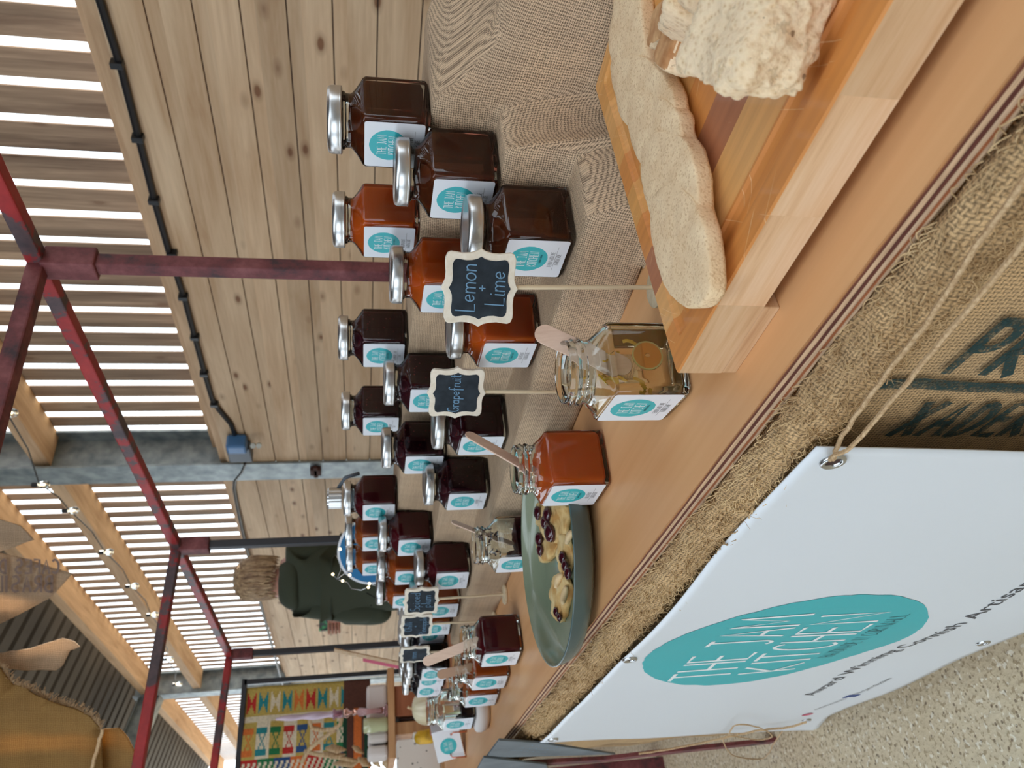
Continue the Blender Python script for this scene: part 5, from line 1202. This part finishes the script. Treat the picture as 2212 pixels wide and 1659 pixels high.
def rugc(i, j):
    """i across from the right edge, j down"""
    if j > NZ * .78:
        b = (j - NZ * .78) / (NZ * .22); return ['dkgreen', 'brown', 'brown', 'orange', 'orange', 'brown', 'dkgreen', 'orange'][min(7, int(b * 8))] if i > 9 else 'brown'
    if i < 10:
        k, r = divmod(j, 9); r -= 4; w = abs(r) * .8 + .8; mid = abs(i - 5)
        return ['red', 'teal', 'cream', 'teal', 'orange'][k % 5] if mid < w and abs(r) < 4 and mid < 3.6 else 'gold'
    if i < 12: return 'cream'
    if i < 24:
        k, r = divmod(j, 10); q = i - 18; on = (abs(q) in (4, 3) and r < 8) or (abs(q) == abs(r - 4) and r < 8)
        return ['orange', 'teal', 'green', 'red', 'blue'][(k) % 5] if on else 'cream' if k % 2 else 'gold'
    if i < 32: return ['red', 'green', 'blue', 'orange'][(j // 12) % 4] if (i + j) % 4 < 2 or i in (24, 31) else 'cream'
    if i < 40: return ['teal', 'blue', 'olive', 'red'][(j // 9 + i // 4) % 4]
    if i < 46: return 'gold' if (j // 3) % 2 else 'green'
    if i < 58:
        d = abs((j % 14) - 7) + abs(i - 52); return 'red' if 4 < d < 8 else 'cream'
    if i < 66: return ['teal', 'gold', 'blue', 'cream', 'red'][(j // 6) % 5]
    if i < 80:
        d = abs((j % 18) - 9) + abs(i - 73); return 'red' if d < 4 else 'blue' if d < 7 else 'orange' if d < 9 else 'gold'
    return PK[(i // 7 + j // 8) % 8]
m = MB()
def rw(i, j): x = x1 - i * cw; z = z1 - j * ch; return (x, YR + .012 * math.sin(x * 14) + .004 * math.sin(z * 30), z)
vs = [rw(i, j) for i in range(NX + 1) for j in range(NZ + 1)]; m.add(vs, [])
for i in range(NX):
    for j in range(NZ): a = i * (NZ + 1) + j; m.f.append((a, a + 1, a + NZ + 2, a + NZ + 1)); m.mi.append(PK.index(rugc(i, j)))
o = m.build('patterned_rug', ['rug_' + k for k in PK], smooth='all', solid=.004); tag(o, 'colourful flat-woven rug with red, teal and gold motifs hanging on the far stall', 'rug')
c = py_(785, 1476, 4.28); o = None
t = thing('hanging_rail', 'dark horizontal rail the patterned rug hangs from', 'rail', (0, YR, z1 + .012)); m = MB(); m.box((x0, -.012, -.012), (x1 + .04, .012, .012)); m.build('rail', 'black_steel', t)
m = MB(); m.box((x1 + .012, -.012, -z1), (x1 + .036, .012, 0)); m.build('post', 'black_steel', t); m = MB(); m.box((x0, -.012, -z1), (x0 + .024, .012, 0)); m.build('post', 'black_steel', t)

# ================================================================== PERSON
def skin_obj(name, V_, E_, R_, mat_, parent, lv=2, ext=None):
    me = bpy.data.meshes.new(name); me.from_pydata([tuple(v) for v in V_], E_, []); o = bpy.data.objects.new(name + '_tmp', me); COL.objects.link(o)
    s_ = o.modifiers.new('skin', 'SKIN'); s_.use_smooth_shade = True; sb = o.modifiers.new('sub', 'SUBSURF'); sb.levels = lv; sb.render_levels = lv
    for i, r in enumerate(R_):
        r = r if isinstance(r, tuple) else (r, r); me.skin_vertices[0].data[i].radius = r; me.skin_vertices[0].data[i].use_root = (i == 0)
    dg = bpy.context.evaluated_depsgraph_get(); me2 = bpy.data.meshes.new_from_object(o.evaluated_get(dg)); bpy.data.objects.remove(o); me2.materials.clear(); me2.materials.append(MT[mat_])
    for p in me2.polygons: p.use_smooth = True
    if ext: ext(me2)
    q = bpy.data.objects.new(name, me2); COL.objects.link(q)
    if parent is not None: q.parent = parent
    return q
DP = 4.25
base = W(pd(850, 1250, DP)); PT = thing('person', 'person in dark green hoodie with blond hair, seen from behind, holding a green packet', 'person', (base.x, base.y, 0)); o0 = Vector((base.x, base.y, 0))
def J(x, y, d=0.0): return W(pd(x, y, DP + d)) - o0
up = Vector((0, 0, 1)); rt = Vector(RT); fwd = Vector((FW[0], FW[1], 0)).normalized()
pel = Vector((0, 0, .88)); chest = J(690, 1243); nb = J(613, 1258, .02); nk = J(592, 1262, .03); hd = J(560, 1262, .05); htop = J(528, 1256, .05)
shR = J(638, 1200); elR = J(800, 1192, .08); waR = J(800, 1235, .3); shL = J(640, 1300); elL = J(822, 1322, -.02); waL = J(735, 1332, .16)
hip = [pel + rt * .08 * s_ - up * .05 for s_ in (-1, 1)]; knee = [Vector((h_.x, h_.y, .48)) + fwd * .02 for h_ in hip]; ank = [Vector((h_.x, h_.y, .09)) for h_ in hip]; toe = [a_ + fwd * .16 - up * .06 for a_ in ank]
V_ = [pel, (pel + chest) / 2, chest, nb, nk, hd, htop, shR, elR, waR, shL, elL, waL, hip[0], knee[0], ank[0], toe[0], hip[1], knee[1], ank[1], toe[1]]
E_ = [(0, 1), (1, 2), (2, 3), (3, 4), (4, 5), (5, 6), (3, 7), (7, 8), (8, 9), (3, 10), (10, 11), (11, 12), (0, 13), (13, 14), (14, 15), (15, 16), (0, 17), (17, 18), (18, 19), (19, 20)]
R_ = [(.13, .1), (.12, .095), (.145, .105), (.07, .06), .05, (.08, .092), (.065, .08), .055, .042, .028, .055, .042, .028, .08, .055, .038, .03, .08, .055, .038, .03]
palm = J(722, 1338, .16); V_ += [palm]; R_ += [(.034, .018)]; E_ += [(12, 21)]
for k in range(4):                                           # fingers curled round the packet
    b_ = palm + up * (.030 - k * .019) - rt * .012; c1 = b_ - rt * .03 - fwd * .02; c2 = c1 - rt * .022 - fwd * .004 - up * .002; c3 = c2 - rt * (.016 - .003 * (k == 3)) + fwd * .01
    i0 = len(V_); V_ += [b_, c1, c2, c3]; R_ += [.0095, .009, .0085, .007]; E_ += [(21, i0), (i0, i0 + 1), (i0 + 1, i0 + 2), (i0 + 2, i0 + 3)]
i0 = len(V_); V_ += [palm + up * .03 + fwd * .015, palm + up * .05 - rt * .02 + fwd * .02, palm + up * .056 - rt * .042 + fwd * .016]; R_ += [.011, .0095, .008]; E_ += [(21, i0), (i0, i0 + 1), (i0 + 1, i0 + 2)]
palmR = waR + fwd * .05 - up * .01; ip = len(V_); V_ += [palmR]; R_ += [(.034, .018)]; E_ += [(9, ip)]
for k in range(4):
    b_ = palmR + fwd * .04 + rt * (.027 - k * .018); i0 = len(V_); V_ += [b_, b_ + fwd * .03 - up * .006, b_ + fwd * .05 - up * .02]; R_ += [.0095, .0085, .0075]; E_ += [(ip, i0), (i0, i0 + 1), (i0 + 1, i0 + 2)]
i0 = len(V_); V_ += [palmR - rt * .035 + fwd * .01, palmR - rt * .045 + fwd * .04]; R_ += [.011, .0085]; E_ += [(ip, i0), (i0, i0 + 1)]
skin_obj('body', V_, E_, R_, 'skin', PT)
fa = (fwd * .75 - rt * .6 - up * .25).normalized()           # where the face looks: away, left and down
fs = fa.cross(up).normalized()
nose = hd + fa * .098 - up * .02
m = MB(); m.loft([[nose + fs * .012 * math.cos(a) * s_ + up * (.02 * math.sin(a) * s_) + fa * d_ for a in [2 * PI * k / 10 for k in range(10)]] for s_, d_ in ((1.3, -.02), (1, -.004), (.6, .012), (.1, .018))]); m.build('nose', 'skin', PT, smooth='all')
for s_ in (-1, 1):
    e = hd + fa * .082 + fs * .032 * s_ + up * .018; m = MB(); m.lathe([(0, -.011), (.008, -.008), (.011, 0), (.008, .008), (0, .011)], 12, e); m.build('eye', 'white_paper', PT, smooth='all')
    m = MB(); m.lathe([(0, -.005), (.004, -.003), (.005, 0), (.004, .003), (0, .005)], 10, e + fa * .0085); m.build('iris', 'black_steel', PT, smooth='all')
    e = hd + fs * .086 * s_ - up * .01; m = MB(); m.tube([e + up * .026, e + up * .014 - fa * .014, e - up * .004 - fa * .012, e - up * .026 + fa * .004], .007, 8); m.build('ear', 'skin', PT, smooth='all')
m = MB(); e = hd + fa * .088 - up * .055; m.tube([e + fs * -.022, e + fa * .006, e + fs * .022], .0055, 8, squash=.7); m.build('mouth', 'ink_pink', PT, smooth='all')
# hair: a shell of overlapping strands
hc = J(556, 1249, .04); m = MB(); rnd = random.Random(3)
R_h = []
for i in range(13):
    a = PI * (.02 + .70 * i / 12); zz_ = .118 * math.cos(a) ; rr_ = .116 * math.sin(a) ** .8
    if i > 9: rr_ *= 1.0 - .05 * (i - 9)
    R_h.append([hc + up * zz_ + (rt * math.cos(2 * PI * k / 28) * 1.0 + fwd * math.sin(2 * PI * k / 28) * 1.12) * rr_ * (1 + .05 * mnoise.noise(Vector((math.cos(2 * PI * k / 28) * 2, math.sin(2 * PI * k / 28) * 2, i * .3)))) for k in range(28)])
m.loft(R_h)
crown = hc + up * .115 - fwd * .02
for k in range(210):
    ang = rnd.uniform(0, 2 * PI); d_ = rt * math.cos(ang) + fwd * math.sin(ang) * 1.1
    if d_.dot(Vector((fa.x, fa.y, 0)).normalized()) > .8: continue
    pts = []; end = rnd.uniform(2.0, 2.55)
    for i in range(9):
        a = end * i / 8; sw = .018 * math.sin(i * .8 + k)
        pts.append(hc + up * (.124 * math.cos(a) - (.02 if a > 2 else 0) * 1) + d_ * (.122 * math.sin(min(a, 1.75)) ** .8) * (1 if a < 1.75 else 1 - .12 * (a - 1.75)) + d_.cross(up) * sw)
    m.tube(pts, [.0025, .006, .0075, .008, .008, .008, .0065, .005, .001], 5, squash=.5)
m.build('hair', 'hair', PT, smooth='all')
# hoodie
lowc = pel + up * .06
V_ = [lowc, (lowc + chest) / 2, chest, J(628, 1253), shR, (shR + elR) / 2, elR, shL, (shL + elL) / 2, elL, lowc - up * .22]
E_ = [(0, 1), (1, 2), (2, 3), (3, 4), (4, 5), (5, 6), (3, 7), (7, 8), (8, 9), (0, 10)]
def ruck(me):
    for v in me.vertices:
        q = v.co * 7; v.co += v.normal * (mnoise.noise(q) * .012 + mnoise.noise(Vector((q.x * 2, q.y * 2, q.z * .7))) * .007)
ho = skin_obj('hoodie', V_, E_, [(.195, .165), (.185, .15), (.18, .14), (.10, .09), .085, .078, .066, .085, .08, .068, (.20, .17)], 'hoodie', PT, lv=3, ext=ruck)
for e_, w_ in ((elR, waR), (elL, waL)):
    d_ = w_ - e_; m = MB(); P_ = [e_ - d_ * .18, e_ - d_ * .08, e_] + [e_ + d_ * k for k in (.2, .4, .6, .75, .85, .86, .93)]
    m.tube(P_, [.035, .058, .066, .068, .062, .056, .052, .05, .043, .042], 16); m.build('sleeve', 'hoodie', ho, smooth='all', subsurf=1)
m = MB(); HR = []
for i, (z_, r1, r2, back) in enumerate(((-.085, .125, .075, .075), (-.055, .14, .095, .085), (-.02, .135, .10, .075), (.015, .115, .092, .05), (.035, .095, .082, .03), (.03, .08, .07, .02), (.0, .072, .06, .02))):
    cc_ = J(618, 1256, .0) + up * z_ - fwd * back; HR.append([cc_ + rt * math.cos(2 * PI * k / 24) * r1 + fwd * math.sin(2 * PI * k / 24) * r2 + up * (.012 * mnoise.noise(Vector((k * .5, i, 0)))) for k in range(24)])
m.loft(HR, 0, True, False); m.build('hood', 'hoodie', PT, smooth='all', subsurf=1)
skin_obj('trousers', [pel - up * .10, hip[0], knee[0], ank[0] + up * .03, hip[1], knee[1], ank[1] + up * .03], [(0, 1), (1, 2), (2, 3), (0, 4), (4, 5), (5, 6)], [(.12, .10), .08, .07, .06, .08, .07, .06], 'trousers', PT)
for a_ in ank:
    skin_obj('shoe', [a_ - up * .035 - fwd * .03, a_ - up * .045 + fwd * .08, a_ - up * .055 + fwd * .19], [(0, 1), (1, 2)], [.052, .045, .034], 'shoe', PT)
pk = palm + up * .03 - rt * .035 + fwd * .012; m = MB(); m.obox(Vector(), rt * .032, up * .055, fwd * .006); o = m.build('green_packet', 'green_pack', loc=pk + o0, bevel=.004); tag(o, 'shiny green and purple packet held in the hand of the person', 'packet')
